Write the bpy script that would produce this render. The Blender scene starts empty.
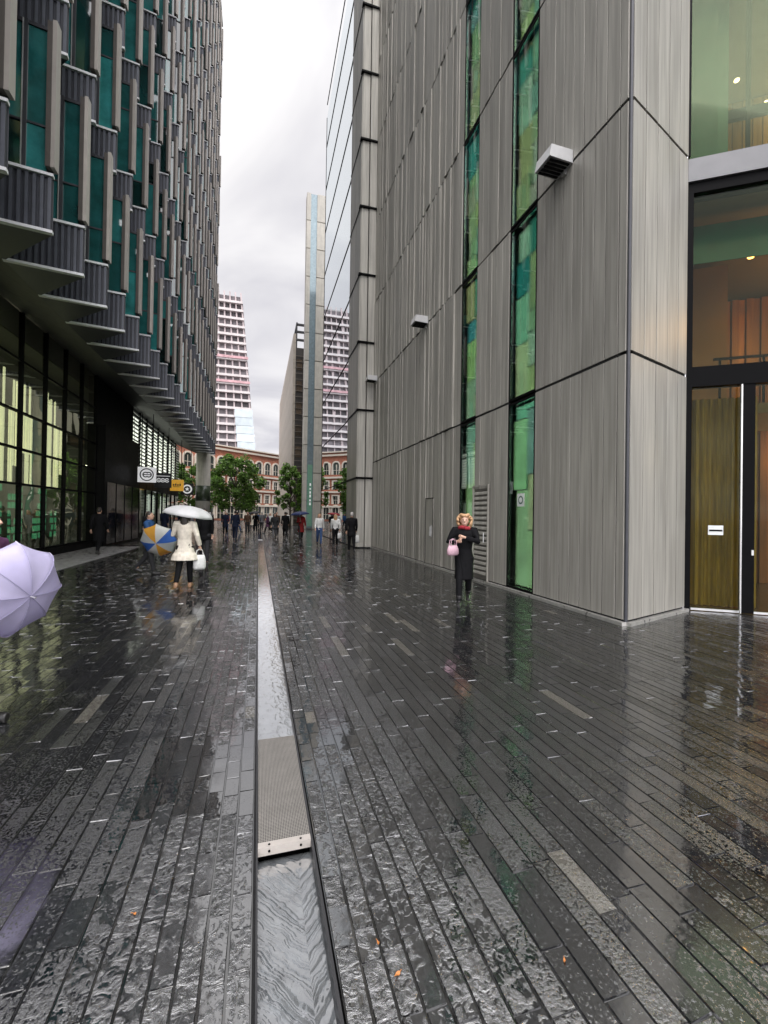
import bpy, math, random
import numpy as np
from mathutils import Vector, Matrix, Quaternion
random.seed(7); rng = np.random.default_rng(7)
C = bpy.context.scene.collection
SC = bpy.context.scene
rad = math.radians

# ------------------------------------------------------------------ camera
cam_d = bpy.data.cameras.new('camera'); cam = bpy.data.objects.new('camera', cam_d); C.objects.link(cam)
cam_d.sensor_fit = 'AUTO'; cam_d.sensor_width = 36.0; cam_d.lens = 430.0/1024.0*36.0
cam_d.clip_start = 0.05; cam_d.clip_end = 5000
cam.matrix_world = (Matrix.Translation((0, 0, 1.65)) @ Matrix.Rotation(-rad(16.3), 4, 'Z') @
                    Matrix.Rotation(rad(90.4), 4, 'X') @ Matrix.Rotation(rad(0.85), 4, 'Z'))
SC.camera = cam

# ------------------------------------------------------------------ world: overcast sky
W = bpy.data.worlds.new('World'); SC.world = W; W.use_nodes = True
nt = W.node_tree; nt.nodes.clear()
N = nt.nodes.new; L = nt.links.new
out = N('ShaderNodeOutputWorld'); bg = N('ShaderNodeBackground'); bg.inputs['Strength'].default_value = 0.13
sky = N('ShaderNodeTexSky'); sky.sky_type = 'NISHITA'; sky.sun_disc = False
sky.sun_elevation = rad(62); sky.sun_rotation = rad(200)
hs = N('ShaderNodeHueSaturation'); hs.inputs['Saturation'].default_value = 0.12
tc = N('ShaderNodeTexCoord'); sp = N('ShaderNodeSeparateXYZ')
L(tc.outputs['Generated'], sp.inputs[0])
# cloud deck: project the direction on a flat layer so that clouds foreshorten to the horizon
mx = N('ShaderNodeMath'); mx.operation = 'MAXIMUM'; mx.inputs[1].default_value = 0.0
L(sp.outputs['Z'], mx.inputs[0])
ad = N('ShaderNodeMath'); ad.operation = 'ADD'; ad.inputs[1].default_value = 0.35; L(mx.outputs[0], ad.inputs[0])
dv = N('ShaderNodeVectorMath'); dv.operation = 'DIVIDE'
cb = N('ShaderNodeCombineXYZ'); [L(ad.outputs[0], cb.inputs[i]) for i in range(3)]
L(tc.outputs['Generated'], dv.inputs[0]); L(cb.outputs[0], dv.inputs[1])
nz = N('ShaderNodeTexNoise'); nz.inputs['Scale'].default_value = 2.0; nz.inputs['Detail'].default_value = 5
nz.inputs['Roughness'].default_value = 0.5; nz.inputs['Distortion'].default_value = 0.6
L(dv.outputs[0], nz.inputs['Vector'])
cr = N('ShaderNodeValToRGB')
cr.color_ramp.elements[0].position = 0.38; cr.color_ramp.elements[0].color = (0.70, 0.69, 0.755, 1)
cr.color_ramp.elements[1].position = 0.60; cr.color_ramp.elements[1].color = (1.14, 1.12, 1.13, 1)
L(nz.outputs['Fac'], cr.inputs[0])
el = N('ShaderNodeMapRange'); el.inputs['From Min'].default_value = 0.0; el.inputs['From Max'].default_value = 1.0
el.inputs['To Min'].default_value = 4.25; el.inputs['To Max'].default_value = 34.0
# low sky even, bright overhead as an overcast sky is, plus a glow round the sun behind the camera, added to light the walls
pw = N('ShaderNodeMath'); pw.operation = 'POWER'; pw.inputs[1].default_value = 15; L(mx.outputs[0], pw.inputs[0])
L(pw.outputs[0], el.inputs['Value'])
dt_ = N('ShaderNodeVectorMath'); dt_.operation = 'DOT_PRODUCT'; dt_.inputs[1].default_value = Vector((-.15, -.86, .5)).normalized(); L(tc.outputs['Generated'], dt_.inputs[0])
gm = N('ShaderNodeMapRange'); gm.interpolation_type = 'SMOOTHSTEP'; gm.inputs['From Min'].default_value = .1; gm.inputs['From Max'].default_value = 1.0
gm.inputs['To Min'].default_value = 0.0; gm.inputs['To Max'].default_value = 10.0; L(dt_.outputs['Value'], gm.inputs['Value'])
sm = N('ShaderNodeMath'); sm.operation = 'ADD'; L(el.outputs[0], sm.inputs[0]); L(gm.outputs[0], sm.inputs[1])
cm = N('ShaderNodeVectorMath'); cm.operation = 'SCALE'; L(cr.outputs[0], cm.inputs[0]); L(sm.outputs[0], cm.inputs['Scale'])
mixw = N('ShaderNodeMix'); mixw.data_type = 'RGBA'; mixw.inputs[0].default_value = 0.9
L(sky.outputs[0], hs.inputs['Color']); L(hs.outputs[0], mixw.inputs[6]); L(cm.outputs[0], mixw.inputs[7])
L(mixw.outputs[2], bg.inputs['Color']); L(bg.outputs[0], out.inputs[0])

sun_d = bpy.data.lights.new('sun', 'SUN'); sun_d.energy = 1.0; sun_d.angle = rad(25); sun_d.color = (1, 0.97, 0.93)
sun = bpy.data.objects.new('sun', sun_d); C.objects.link(sun)
SUN_DIR = Vector((math.sin(rad(200))*math.cos(rad(62)), math.cos(rad(200))*math.cos(rad(62)), math.sin(rad(62))))
sun.rotation_euler = SUN_DIR.to_track_quat('Z', 'Y').to_euler()
SC.view_settings.view_transform = 'Standard'; SC.view_settings.look = 'None'
SC.view_settings.exposure = 0.75; SC.view_settings.gamma = 1.0; SC.view_settings.use_curve_mapping = False
SC.render.engine = 'CYCLES'
SC.cycles.max_bounces = 9; SC.cycles.diffuse_bounces = 4; SC.cycles.glossy_bounces = 5
SC.cycles.transparent_max_bounces = 12; SC.cycles.transmission_bounces = 4
SC.cycles.caustics_reflective = False; SC.cycles.caustics_refractive = False
SC.cycles.sample_clamp_indirect = 4.0; SC.cycles.use_denoising = True; SC.cycles.denoising_prefilter = 'ACCURATE'; SC.cycles.blur_glossy = 0.3

# ------------------------------------------------------------------ materials
MATS = {}
def mat(name, base=(.5, .5, .5), rough=.5, metal=0., var=.15, scale=6., stretch=(1, 1, 1), bump=0., bscale=30., tone=0., ior=1.5,
        coat=0., rvar=.1, emit=None, estr=0., transl=0., streak=0.):
    """Principled material, varied by two noises, by the mesh attribute 'tone' (r) and with an optional bump."""
    if name in MATS: return MATS[name]
    m = bpy.data.materials.new(name); m.use_nodes = True; MATS[name] = m
    t = m.node_tree; p = t.nodes['Principled BSDF']; n = t.nodes.new; l = t.links.new
    co = n('ShaderNodeTexCoord'); mp = n('ShaderNodeMapping'); mp.inputs['Scale'].default_value = stretch
    l(co.outputs['Object'], mp.inputs[0])
    a = n('ShaderNodeTexNoise'); a.inputs['Scale'].default_value = scale; a.inputs['Detail'].default_value = 6; a.inputs['Roughness'].default_value = .62
    l(mp.outputs[0], a.inputs['Vector'])
    mr = n('ShaderNodeMapRange'); mr.inputs['From Min'].default_value = .3; mr.inputs['From Max'].default_value = .7
    mr.inputs['To Min'].default_value = 1-var; mr.inputs['To Max'].default_value = 1+var
    l(a.outputs['Fac'], mr.inputs['Value']); val = mr.outputs[0]
    if tone:
        at = n('ShaderNodeAttribute'); at.attribute_name = 'tone'
        t2 = n('ShaderNodeMapRange'); t2.inputs['To Min'].default_value = 1-tone; t2.inputs['To Max'].default_value = 1+tone
        l(at.outputs['Fac'], t2.inputs['Value'])
        mu = n('ShaderNodeMath'); mu.operation = 'MULTIPLY'; l(val, mu.inputs[0]); l(t2.outputs[0], mu.inputs[1]); val = mu.outputs[0]
    if streak:
        mp2 = n('ShaderNodeMapping'); mp2.inputs['Scale'].default_value = (9, 9, .35); l(co.outputs['Object'], mp2.inputs[0])
        s = n('ShaderNodeTexNoise'); s.inputs['Scale'].default_value = 1.6; s.inputs['Detail'].default_value = 5; l(mp2.outputs[0], s.inputs['Vector'])
        s2 = n('ShaderNodeMapRange'); s2.inputs['From Min'].default_value = .35; s2.inputs['From Max'].default_value = .65
        s2.inputs['To Min'].default_value = 1-streak; s2.inputs['To Max'].default_value = 1+streak*.6; l(s.outputs['Fac'], s2.inputs['Value'])
        mu = n('ShaderNodeMath'); mu.operation = 'MULTIPLY'; l(val, mu.inputs[0]); l(s2.outputs[0], mu.inputs[1]); val = mu.outputs[0]
    sc = n('ShaderNodeVectorMath'); sc.operation = 'SCALE'; sc.inputs[0].default_value = base; l(val, sc.inputs['Scale'])
    l(sc.outputs[0], p.inputs['Base Color'])
    rr = n('ShaderNodeMapRange'); rr.inputs['To Min'].default_value = max(.02, rough-rvar); rr.inputs['To Max'].default_value = min(1, rough+rvar)
    l(a.outputs['Fac'], rr.inputs['Value']); l(rr.outputs[0], p.inputs['Roughness'])
    p.inputs['Metallic'].default_value = metal; p.inputs['IOR'].default_value = ior; p.inputs['Coat Weight'].default_value = coat
    if bump:
        b = n('ShaderNodeTexNoise'); b.inputs['Scale'].default_value = bscale; b.inputs['Detail'].default_value = 5; l(mp.outputs[0], b.inputs['Vector'])
        bp = n('ShaderNodeBump'); bp.inputs['Strength'].default_value = min(1, bump*4); bp.inputs['Distance'].default_value = bump*.05
        l(b.outputs['Fac'], bp.inputs['Height']); l(bp.outputs[0], p.inputs['Normal'])
    if emit:
        p.inputs['Emission Color'].default_value = (*emit, 1); p.inputs['Emission Strength'].default_value = estr
    if transl:
        tr = n('ShaderNodeBsdfTranslucent'); l(sc.outputs[0], tr.inputs['Color'])
        ms = n('ShaderNodeMixShader'); ms.inputs[0].default_value = transl
        l(p.outputs[0], ms.inputs[1]); l(tr.outputs[0], ms.inputs[2]); l(ms.outputs[0], t.nodes['Material Output'].inputs[0])
    return m

def glass(name, tint=(.5, .6, .58), base=.08, k=1.0, gcol=(.9, .95, .95), rough=.01, wob=0.004, wscale=.5):
    """Tinted pane: see-through tint plus a mirror layer that grows to grazing angles; faint waviness."""
    if name in MATS: return MATS[name]
    m = bpy.data.materials.new(name); m.use_nodes = True; MATS[name] = m
    t = m.node_tree; t.nodes.remove(t.nodes['Principled BSDF']); n = t.nodes.new; l = t.links.new
    tr = n('ShaderNodeBsdfTransparent'); tr.inputs['Color'].default_value = (*tint, 1)
    gl = n('ShaderNodeBsdfGlossy'); gl.inputs['Color'].default_value = (*gcol, 1); gl.inputs['Roughness'].default_value = rough
    fr = n('ShaderNodeFresnel'); fr.inputs['IOR'].default_value = 1.5
    ma = n('ShaderNodeMath'); ma.operation = 'MULTIPLY_ADD'; ma.inputs[1].default_value = k; ma.inputs[2].default_value = base; ma.use_clamp = True
    l(fr.outputs[0], ma.inputs[0])
    co = n('ShaderNodeTexCoord'); no = n('ShaderNodeTexNoise'); no.inputs['Scale'].default_value = wscale; no.inputs['Detail'].default_value = 1
    l(co.outputs['Object'], no.inputs['Vector'])
    bp = n('ShaderNodeBump'); bp.inputs['Distance'].default_value = wob; bp.inputs['Strength'].default_value = 1
    l(no.outputs['Fac'], bp.inputs['Height']); l(bp.outputs[0], gl.inputs['Normal'])
    ms = n('ShaderNodeMixShader'); l(ma.outputs[0], ms.inputs[0]); l(tr.outputs[0], ms.inputs[1]); l(gl.outputs[0], ms.inputs[2])
    l(ms.outputs[0], t.nodes['Material Output'].inputs[0])
    return m

def mat_rgb(name, rough=.3, ior=1.5, var=.12, scale=5., transl=0., glow=0.):
    """Principled whose base colour is the mesh attribute 'tone' itself (panels that differ in colour)."""
    if name in MATS: return MATS[name]
    m = mat(name, (1, 1, 1), rough, var=var, scale=scale, transl=transl)
    t = m.node_tree; at = t.nodes.new('ShaderNodeAttribute'); at.attribute_name = 'tone'
    for nd in t.nodes:
        if nd.type == 'VECT_MATH':
            t.links.new(at.outputs['Color'], nd.inputs[0])
            if glow:      # lit room behind the coloured panes
                p = t.nodes['Principled BSDF']; t.links.new(nd.outputs[0], p.inputs['Emission Color']); p.inputs['Emission Strength'].default_value = glow
    return m

# ------------------------------------------------------------------ mesh building
class MB:
    def __init__(s): s.v = []; s.f = []; s.m = []; s.t = []; s.mi = 0; s.tone = (.5, .5, .5); s.smooth = False
    def face(s, idx): s.f.append(idx); s.m.append(s.mi); s.t.append(s.tone)
    def poly(s, pts):
        b = len(s.v); s.v += [tuple(p) for p in pts]; s.face(tuple(range(b, b+len(pts))))
    def hexa(s, p):            # 4 bottom + 4 top points
        b = len(s.v); s.v += [tuple(q) for q in p]
        for f in ((3, 2, 1, 0), (4, 5, 6, 7), (0, 1, 5, 4), (1, 2, 6, 5), (2, 3, 7, 6), (3, 0, 4, 7)): s.face(tuple(b+i for i in f))
    def box(s, x0, x1, y0, y1, z0, z1): s.obox((0, 0, 0), (1, 0), x0, x1, y0, y1, z0, z1)
    def obox(s, o, d, a0, a1, b0, b1, z0, z1):
        """box in a frame: a along d (xy unit vector), b along the left normal of d"""
        n = (-d[1], d[0]); P = lambda a, b, z: (o[0]+d[0]*a+n[0]*b, o[1]+d[1]*a+n[1]*b, o[2]+z)
        s.hexa([P(a0, b0, z0), P(a1, b0, z0), P(a1, b1, z0), P(a0, b1, z0), P(a0, b0, z1), P(a1, b0, z1), P(a1, b1, z1), P(a0, b1, z1)])
    def prism(s, poly, z0, z1):
        n = len(poly); b = len(s.v)
        s.v += [(x, y, z0) for x, y in poly]+[(x, y, z1) for x, y in poly]
        s.face(tuple(range(b+n-1, b-1, -1))); s.face(tuple(range(b+n, b+2*n)))
        for i in range(n): j = (i+1) % n; s.face((b+i, b+j, b+n+j, b+n+i))
    def tube(s, pts, rx, ry=None, n=10, cap=True):
        pts = [Vector(p) for p in pts]; ry = ry or rx
        if not hasattr(rx, '__len__'): rx = [rx]*len(pts)
        if not hasattr(ry, '__len__'): ry = [ry]*len(pts)
        b = len(s.v)
        for i, p in enumerate(pts):
            d = (pts[min(i+1, len(pts)-1)]-pts[max(i-1, 0)]).normalized()
            ref = Vector((0, 1, 0)) if abs(d.y) < .8 else Vector((1, 0, 0))
            u = ref.cross(d).normalized(); w = d.cross(u).normalized()
            for k in range(n):
                a = 2*math.pi*k/n; q = p+u*math.cos(a)*rx[i]+w*math.sin(a)*ry[i]; s.v.append(tuple(q))
        for i in range(len(pts)-1):
            for k in range(n):
                s.face((b+i*n+k, b+i*n+(k+1) % n, b+(i+1)*n+(k+1) % n, b+(i+1)*n+k))
        if cap:
            s.face(tuple(b+n-1-k for k in range(n))); e = b+(len(pts)-1)*n; s.face(tuple(e+k for k in range(n)))
    def ell(s, c, r, nu=14, nv=9):
        b = len(s.v)
        s.v.append((c[0], c[1], c[2]-r[2]))
        for j in range(1, nv):
            ph = -math.pi/2+math.pi*j/nv
            for i in range(nu):
                a = 2*math.pi*i/nu; s.v.append((c[0]+r[0]*math.cos(ph)*math.cos(a), c[1]+r[1]*math.cos(ph)*math.sin(a), c[2]+r[2]*math.sin(ph)))
        s.v.append((c[0], c[1], c[2]+r[2])); top = len(s.v)-1
        for i in range(nu):
            s.face((b, b+1+(i+1) % nu, b+1+i)); s.face((top, top-nu+i, top-nu+(i+1) % nu))
        for j in range(nv-2):
            for i in range(nu):
                q = b+1+j*nu; s.face((q+i, q+(i+1) % nu, q+nu+(i+1) % nu, q+nu+i))
    def mesh(s, name, mats):
        me = bpy.data.meshes.new(name); me.from_pydata(s.v, [], s.f)
        for m in (mats if isinstance(mats, (list, tuple)) else [mats]): me.materials.append(m)
        me.polygons.foreach_set('material_index', s.m)
        at = me.color_attributes.new('tone', 'FLOAT_COLOR', 'CORNER')
        cnt = np.array([len(f) for f in s.f]); col = np.ones((len(s.f), 4), np.float32)
        col[:, :3] = np.array(s.t, np.float32).reshape(-1, 3)
        at.data.foreach_set('color', np.repeat(col, cnt, axis=0).ravel())
        if s.smooth: me.polygons.foreach_set('use_smooth', [True]*len(s.f))
        me.update(); return me
    def build(s, name, mats, parent=None, loc=None):
        return link(name, s.mesh(name, mats), parent, loc)

def link(name, me, parent=None, loc=None):
    o = bpy.data.objects.new(name, me); C.objects.link(o)
    if parent: o.parent = parent
    if loc is not None: o.location = loc
    return o
def tag(o, label=None, cat=None, group=None, kind=None):
    if label: o['label'] = label
    if cat: o['category'] = cat
    if group: o['group'] = group
    if kind: o['kind'] = kind
    return o
def thing(name, label, cat, loc=(0, 0, 0), rz=0., group=None):
    o = bpy.data.objects.new(name, None); C.objects.link(o); o.location = loc; o.rotation_euler = (0, 0, rz); o.empty_display_size = .2
    return tag(o, label, cat, group)
def fuse(mb, name, m, parent, voxel=.012, smooth=4, folds=0.):
    """union of overlapping closed shapes into one continuous smooth surface, with cloth folds if asked"""
    seed_ = random.uniform(0, 50)
    me = mb.mesh(name+'_raw', m); o = bpy.data.objects.new('raw', me); C.objects.link(o)
    r = o.modifiers.new('r', 'REMESH'); r.mode = 'VOXEL'; r.voxel_size = voxel; r.use_smooth_shade = True
    if smooth: q = o.modifiers.new('s', 'SMOOTH'); q.iterations = smooth; q.factor = .5
    dg = bpy.context.evaluated_depsgraph_get(); dg.update()
    nm = bpy.data.meshes.new_from_object(o.evaluated_get(dg)); nm.name = name
    bpy.data.objects.remove(o); bpy.data.meshes.remove(me)
    if len(nm.materials) == 0: nm.materials.append(m)
    if folds:
        from mathutils import noise as mn
        nn = [v.normal.copy() for v in nm.vertices]
        for v, q in zip(nm.vertices, nn):
            c = v.co; k = mn.noise(Vector((c.x*15+seed_, c.y*15, c.z*4.5)))+.6*mn.noise(Vector((c.x*30, c.y*30+seed_, c.z*13)))
            v.co = c+q*(k*folds)
        nm.update()
    return link(name, nm, parent)
def flat_text(body, size, name, m, parent, loc, rot=(0, 0, 0)):
    cu = bpy.data.curves.new('t', 'FONT'); cu.body = body; cu.size = size; cu.extrude = .002; cu.align_x = 'CENTER'; cu.align_y = 'CENTER'
    o = bpy.data.objects.new('t', cu); C.objects.link(o); dg = bpy.context.evaluated_depsgraph_get(); dg.update()
    me = bpy.data.meshes.new_from_object(o.evaluated_get(dg)); bpy.data.objects.remove(o); me.materials.clear(); me.materials.append(m)
    q = link(name, me, parent, loc); q.rotation_euler = rot; return q

# palette
CLAD = mat('ribbed_steel_cladding', (.40, .385, .345), .46, .25, var=.10, scale=1.2, stretch=(1, 1, .25), tone=.24, streak=.18, bump=.05, bscale=140, rvar=.08)
SILVER = mat('brushed_aluminium', (.62, .62, .62), .32, .7, var=.06, scale=8)
DARK = mat('black_metal', (.003, .003, .0035), .5, 0, var=.2, ior=1.15)
DARKER = mat('shadow_gap_lining', (.012, .012, .012), .8, var=.2)
GREYDK = mat('dark_grey_sheet', (.05, .052, .06), .42, .3, var=.15, tone=.2)
FIN = mat('champagne_fin_metal', (.47, .43, .39), .42, .25, var=.07, scale=3, tone=.2)
WHITEMETAL = mat('pale_sill_metal', (.82, .82, .84), .4, .0, var=.05)
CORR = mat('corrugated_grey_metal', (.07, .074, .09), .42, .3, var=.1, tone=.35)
STONE = mat('pale_portland_stone', (.58, .55, .49), .6, var=.10, scale=2.5, streak=.12, tone=.08)
TEAL = mat('teal_coated_glass', (.024, .15, .145), .05, 0, var=.5, scale=1.1, tone=.9, ior=2.0, rvar=.02)
MIRROR = glass('mirror_facade_glass', (.10, .12, .12), .68, .4, (.86, .90, .93), .008, .006, .35)
LOBBYG = glass('lobby_glass', (.55, .64, .52), .34, 1.0, (.96, 1, .80), .01, .012, .7)
SHOPG = glass('shop_glass', (.45, .5, .48), .10, 1.0)
ENTG = glass('entrance_glass', (.74, .75, .61), .0, .22, (.85, .95, .92))
SLOTG = glass('slot_window_glass', (.88, .95, .88), .07, .9)
CONC = mat('grey_concrete', (.30, .29, .28), .7, var=.15, scale=3)
PANELRGB = mat_rgb('coloured_glass_panel', .16, 1.5, .18, 2.2)
LITRGB = mat_rgb('lit_window_panel', .16, 1.5, .25, 1.6, glow=3.0)
CLOTHRGB = mat_rgb('umbrella_nylon', .45, 1.5, .05, 9, transl=.35)

# ------------------------------------------------------------------ ground, paving and the rill
wet_base = mat('wet_ground', (.035, .035, .037), .22, var=.3, scale=3, bump=.05, bscale=18)
g = MB(); g.poly([(-1500, -1500, -.03), (1500, -1500, -.03), (1500, 1500, -.03), (-1500, 1500, -.03)])
# leave the rill channel open: the sheet lies below its bed
for v in range(len(g.v)): g.v[v] = (g.v[v][0], g.v[v][1], -.11)
tag(g.build('ground', wet_base), kind='structure')

RX0, RX1 = .024, .283            # rill channel
def paving_material():
    m = bpy.data.materials.new('wet_black_setts'); m.use_nodes = True
    t = m.node_tree; p = t.nodes['Principled BSDF']; n = t.nodes.new; l = t.links.new
    def M(op, a, b=None, c=None, clamp=False):
        q = n('ShaderNodeMath'); q.operation = op; q.use_clamp = clamp
        for i, s in enumerate((a, b, c)):
            if s is None: continue
            if isinstance(s, (int, float)): q.inputs[i].default_value = s
            else: l(s, q.inputs[i])
        return q.outputs[0]
    at = n('ShaderNodeAttribute'); at.attribute_name = 'tone'; sp = n('ShaderNodeSeparateColor'); l(at.outputs['Color'], sp.inputs[0])
    r, rough, pale = sp.outputs[0], sp.outputs[1], sp.outputs[2]
    co = n('ShaderNodeTexCoord')
    # each stone gets its own cut of the noise
    off = n('ShaderNodeCombineXYZ'); l(M('MULTIPLY', r, 37.0), off.inputs[2])
    ve = n('ShaderNodeVectorMath'); l(co.outputs['Object'], ve.inputs[0]); l(off.outputs[0], ve.inputs[1])
    def noise(scale, det, ro=.6, src=ve.outputs[0], dist=0.):
        q = n('ShaderNodeTexNoise'); q.inputs['Scale'].default_value = scale; q.inputs['Detail'].default_value = det; q.inputs['Roughness'].default_value = ro
        q.inputs['Distortion'].default_value = dist; l(src, q.inputs['Vector']); return q.outputs['Fac']
    fine = noise(170, 4, .75); mid = noise(78, 5, .68, dist=.3); big = noise(.5, 3, .5, co.outputs['Object']); patch = noise(3.2, 3, .55, co.outputs['Object'])
    # colour: near-black stone, a little greyer on the crests
    ramp = n('ShaderNodeValToRGB'); ramp.color_ramp.elements[0].color = (.003, .0031, .0036, 1); ramp.color_ramp.elements[1].color = (.040, .041, .044, 1)
    l(M('ADD', M('MULTIPLY_ADD', M('SUBTRACT', mid, .5), 2.2, .16), M('ADD', M('MULTIPLY', r, .35), M('MULTIPLY', M('SUBTRACT', fine, .5), .9))), ramp.inputs[0])
    sheen = n('ShaderNodeVectorMath'); sheen.operation = 'SCALE'; l(ramp.outputs[0], sheen.inputs[0]); l(M('MAXIMUM', M('MULTIPLY_ADD', rough, .5, .75), .6), sheen.inputs['Scale'])  # rough courses lightened: sky sheen put into the base colour
    pmix = n('ShaderNodeMix'); pmix.data_type = 'RGBA'; pmix.inputs[7].default_value = (.13, .12, .10, 1)
    l(sheen.outputs[0], pmix.inputs[6]); l(M('MULTIPLY', pale, M('MULTIPLY_ADD', M('SUBTRACT', fine, .35), 3.0, .25, True)), pmix.inputs[0])
    l(pmix.outputs[2], p.inputs['Base Color'])
    p.inputs['Roughness'].default_value = .38; p.inputs['Specular IOR Level'].default_value = .0
    # a film of water fills the hollows (flat, mirror-like); the crests of the cleft face stand out of it
    wet = M('ADD', M('MULTIPLY_ADD', M('SUBTRACT', big, .5), .34, .535), M('ADD', M('MULTIPLY', M('SUBTRACT', patch, .5), .26), M('MULTIPLY', M('SUBTRACT', r, .5), .16)))
    level = M('ADD', wet, M('MULTIPLY', rough, -.07))
    coarse = noise(24, 5, .62, dist=1.1)
    rmix = M('MULTIPLY', rough, 1.05, None, True)
    rock = M('ADD', M('ADD', M('MULTIPLY', mid, M('SUBTRACT', 1.0, rmix)), M('MULTIPLY', coarse, rmix)), M('MULTIPLY', M('SUBTRACT', fine, .5), M('MULTIPLY_ADD', rmix, .03, .13)))
    sm = n('ShaderNodeMath'); sm.operation = 'SMOOTH_MAX'; l(rock, sm.inputs[0]); l(level, sm.inputs[1]); sm.inputs[2].default_value = .02
    crest = M('MULTIPLY', M('SUBTRACT', rock, level), 9.0, None, True)
    amp = M('MAXIMUM', M('MULTIPLY_ADD', rough, .34, .12), .04)
    ripple = noise(14, 2, .5, co.outputs['Object'])
    hgt = M('ADD', M('MULTIPLY', sm.outputs[0], amp), M('MULTIPLY', ripple, .022))
    p.inputs['Coat Weight'].default_value = 1.0; p.inputs['Coat IOR'].default_value = 3.4
    l(M('MULTIPLY_ADD', crest, .16, M('MAXIMUM', M('MULTIPLY_ADD', M('SUBTRACT', patch, .5), .5, M('MULTIPLY_ADD', r, .08, .01)), .035)), p.inputs['Coat Roughness'])
    b = n('ShaderNodeBump'); b.inputs['Strength'].default_value = 1.; b.inputs['Distance'].default_value = .030
    l(M('MULTIPLY', rock, amp), b.inputs['Height']); l(b.outputs[0], p.inputs['Normal'])
    b2 = n('ShaderNodeBump'); b2.inputs['Strength'].default_value = 1.; b2.inputs['Distance'].default_value = .030
    l(hgt, b2.inputs['Height']); l(b2.outputs[0], p.inputs['Coat Normal'])
    return m
def paving():
    V = []; F = []; T = []
    rects = []
    def course(x0, x1, y0, y1, lmin, lmax, rough, gap=.006, smooth_zone=None):
        y = y0-rng.random()*lmax
        while y < y1:
            ln = lmin+(lmax-lmin)*rng.random()
            rg = rough
            if smooth_zone and smooth_zone[0] < y+ln/2 < smooth_zone[1]: rg = -1.2
            rects.append((x0+gap/2, x1-gap/2, y+gap/2, y+ln-gap/2, rg)); y += ln
    # strips of small cleft setts on both sides of the rill
    for side in (0, 1):
        for k in range(5):
            w = .086
            if side == 0: a, b = RX0-.02-(k+1)*w, RX0-.02-k*w
            else: a, b = RX1+.02+k*w, RX1+.02+(k+1)*w
            course(a, b, -2.5, 46, .13, .3, .9, smooth_zone=(2.55, 3.35) if side == 0 else (3.0, 3.7))
    x = RX0-.02-5*.086
    k = 0
    while x > -7.3:
        w = .098+.012*((k*7) % 3)/2; course(x-w, x, -2.5, 48, .22, .62, (.8, .6, .4, .3, .2)[k] if k < 5 else (.05, .12, .2)[k % 3], smooth_zone=(2.6, 3.3) if k < 2 else None); x -= w; k += 1
    x = RX1+.02+5*.086
    k = 0
    while x < 11:
        w = .102+.014*((k*5) % 3)/2; course(x, x+w, -2.5, 48, .3, .85, (.85, .7, .45, .3, .2)[k] if k < 5 else (.05, .1, .2, .3)[k % 4]); x += w; k += 1
    R = np.array(rects); n = len(R)
    h = rng.normal(0, .0004, n); tx = rng.normal(0, .010, n); ty = rng.normal(0, .0065, n)
    cx = (R[:, 0]+R[:, 1])/2; cy = (R[:, 2]+R[:, 3])/2
    c, e = .003, np.where(rng.random((n, 1)) < .02, .004, .0012)
    X = np.stack([R[:, 0], R[:, 1], R[:, 1], R[:, 0]], 1); Y = np.stack([R[:, 2], R[:, 2], R[:, 3], R[:, 3]], 1)
    Xi = np.stack([R[:, 0]+c, R[:, 1]-c, R[:, 1]-c, R[:, 0]+c], 1); Yi = np.stack([R[:, 2], R[:, 2], R[:, 3], R[:, 3]], 1)+e*np.array([[1, 1, -1, -1]])
    Xi = Xi+rng.normal(0, .0012, Xi.shape); Yi = Yi+rng.normal(0, .002, Yi.shape)
    Zi = h[:, None]+(Xi-cx[:, None])*tx[:, None]+(Yi-cy[:, None])*ty[:, None]*.5
    Zo = np.full_like(Zi, -.0125)+h[:, None]
    verts = np.concatenate([np.stack([X, Y, Zo-.03], 2), np.stack([X, Y, Zo], 2), np.stack([Xi, Yi, Zi], 2)], 1).reshape(-1, 3)
    base = (np.arange(n)*12)[:, None, None]
    q = []
    for i in range(4):
        j = (i+1) % 4; q.append([i, j, 4+j, 4+i]); q.append([4+i, 4+j, 8+j, 8+i])
    q.append([8, 9, 10, 11])
    faces = (np.array(q)[None]+base).reshape(-1, 4)
    me = bpy.data.meshes.new('paving'); nf = len(faces)
    me.vertices.add(len(verts)); me.vertices.foreach_set('co', verts.astype(np.float32).ravel())
    me.loops.add(nf*4); me.loops.foreach_set('vertex_index', faces.astype(np.int32).ravel())
    me.polygons.add(nf); me.polygons.foreach_set('loop_start', np.arange(0, nf*4, 4, dtype=np.int32)); me.polygons.foreach_set('loop_total', np.full(nf, 4, np.int32))
    me.polygons.foreach_set('use_smooth', np.zeros(nf, bool)); me.update(calc_edges=True); me.validate()
    at = me.color_attributes.new('tone', 'FLOAT_COLOR', 'CORNER')
    col = np.ones((n, 4), np.float32); col[:, 0] = rng.random(n); col[:, 1] = R[:, 4]
    col[:, 2] = (rng.random(n) < np.where(cx > .8, .035, .012))*(.5+.5*rng.random(n))
    at.data.foreach_set('color', np.repeat(col, 36, axis=0).ravel())
    me.materials.append(paving_material())
    return tag(link('paving', me), kind='structure')
paving()
# joint bed just under the stones (with a slot left open for the rill)
b = MB()
for x0, x1, zj in ((-7.4, -.75, -.0035), (-.7499, RX0-.02, -.007), (RX1+.02, 11.2, -.007)):
    b.poly([(x0, -2.6, zj), (x1, -2.6, zj), (x1, 48, zj), (x0, 48, zj)])
tag(b.build('paving_joint_bed', mat('water_in_joints', (.010, .010, .010), .05, var=.4, scale=14, rvar=.03, ior=2.6)), kind='structure')
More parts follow.
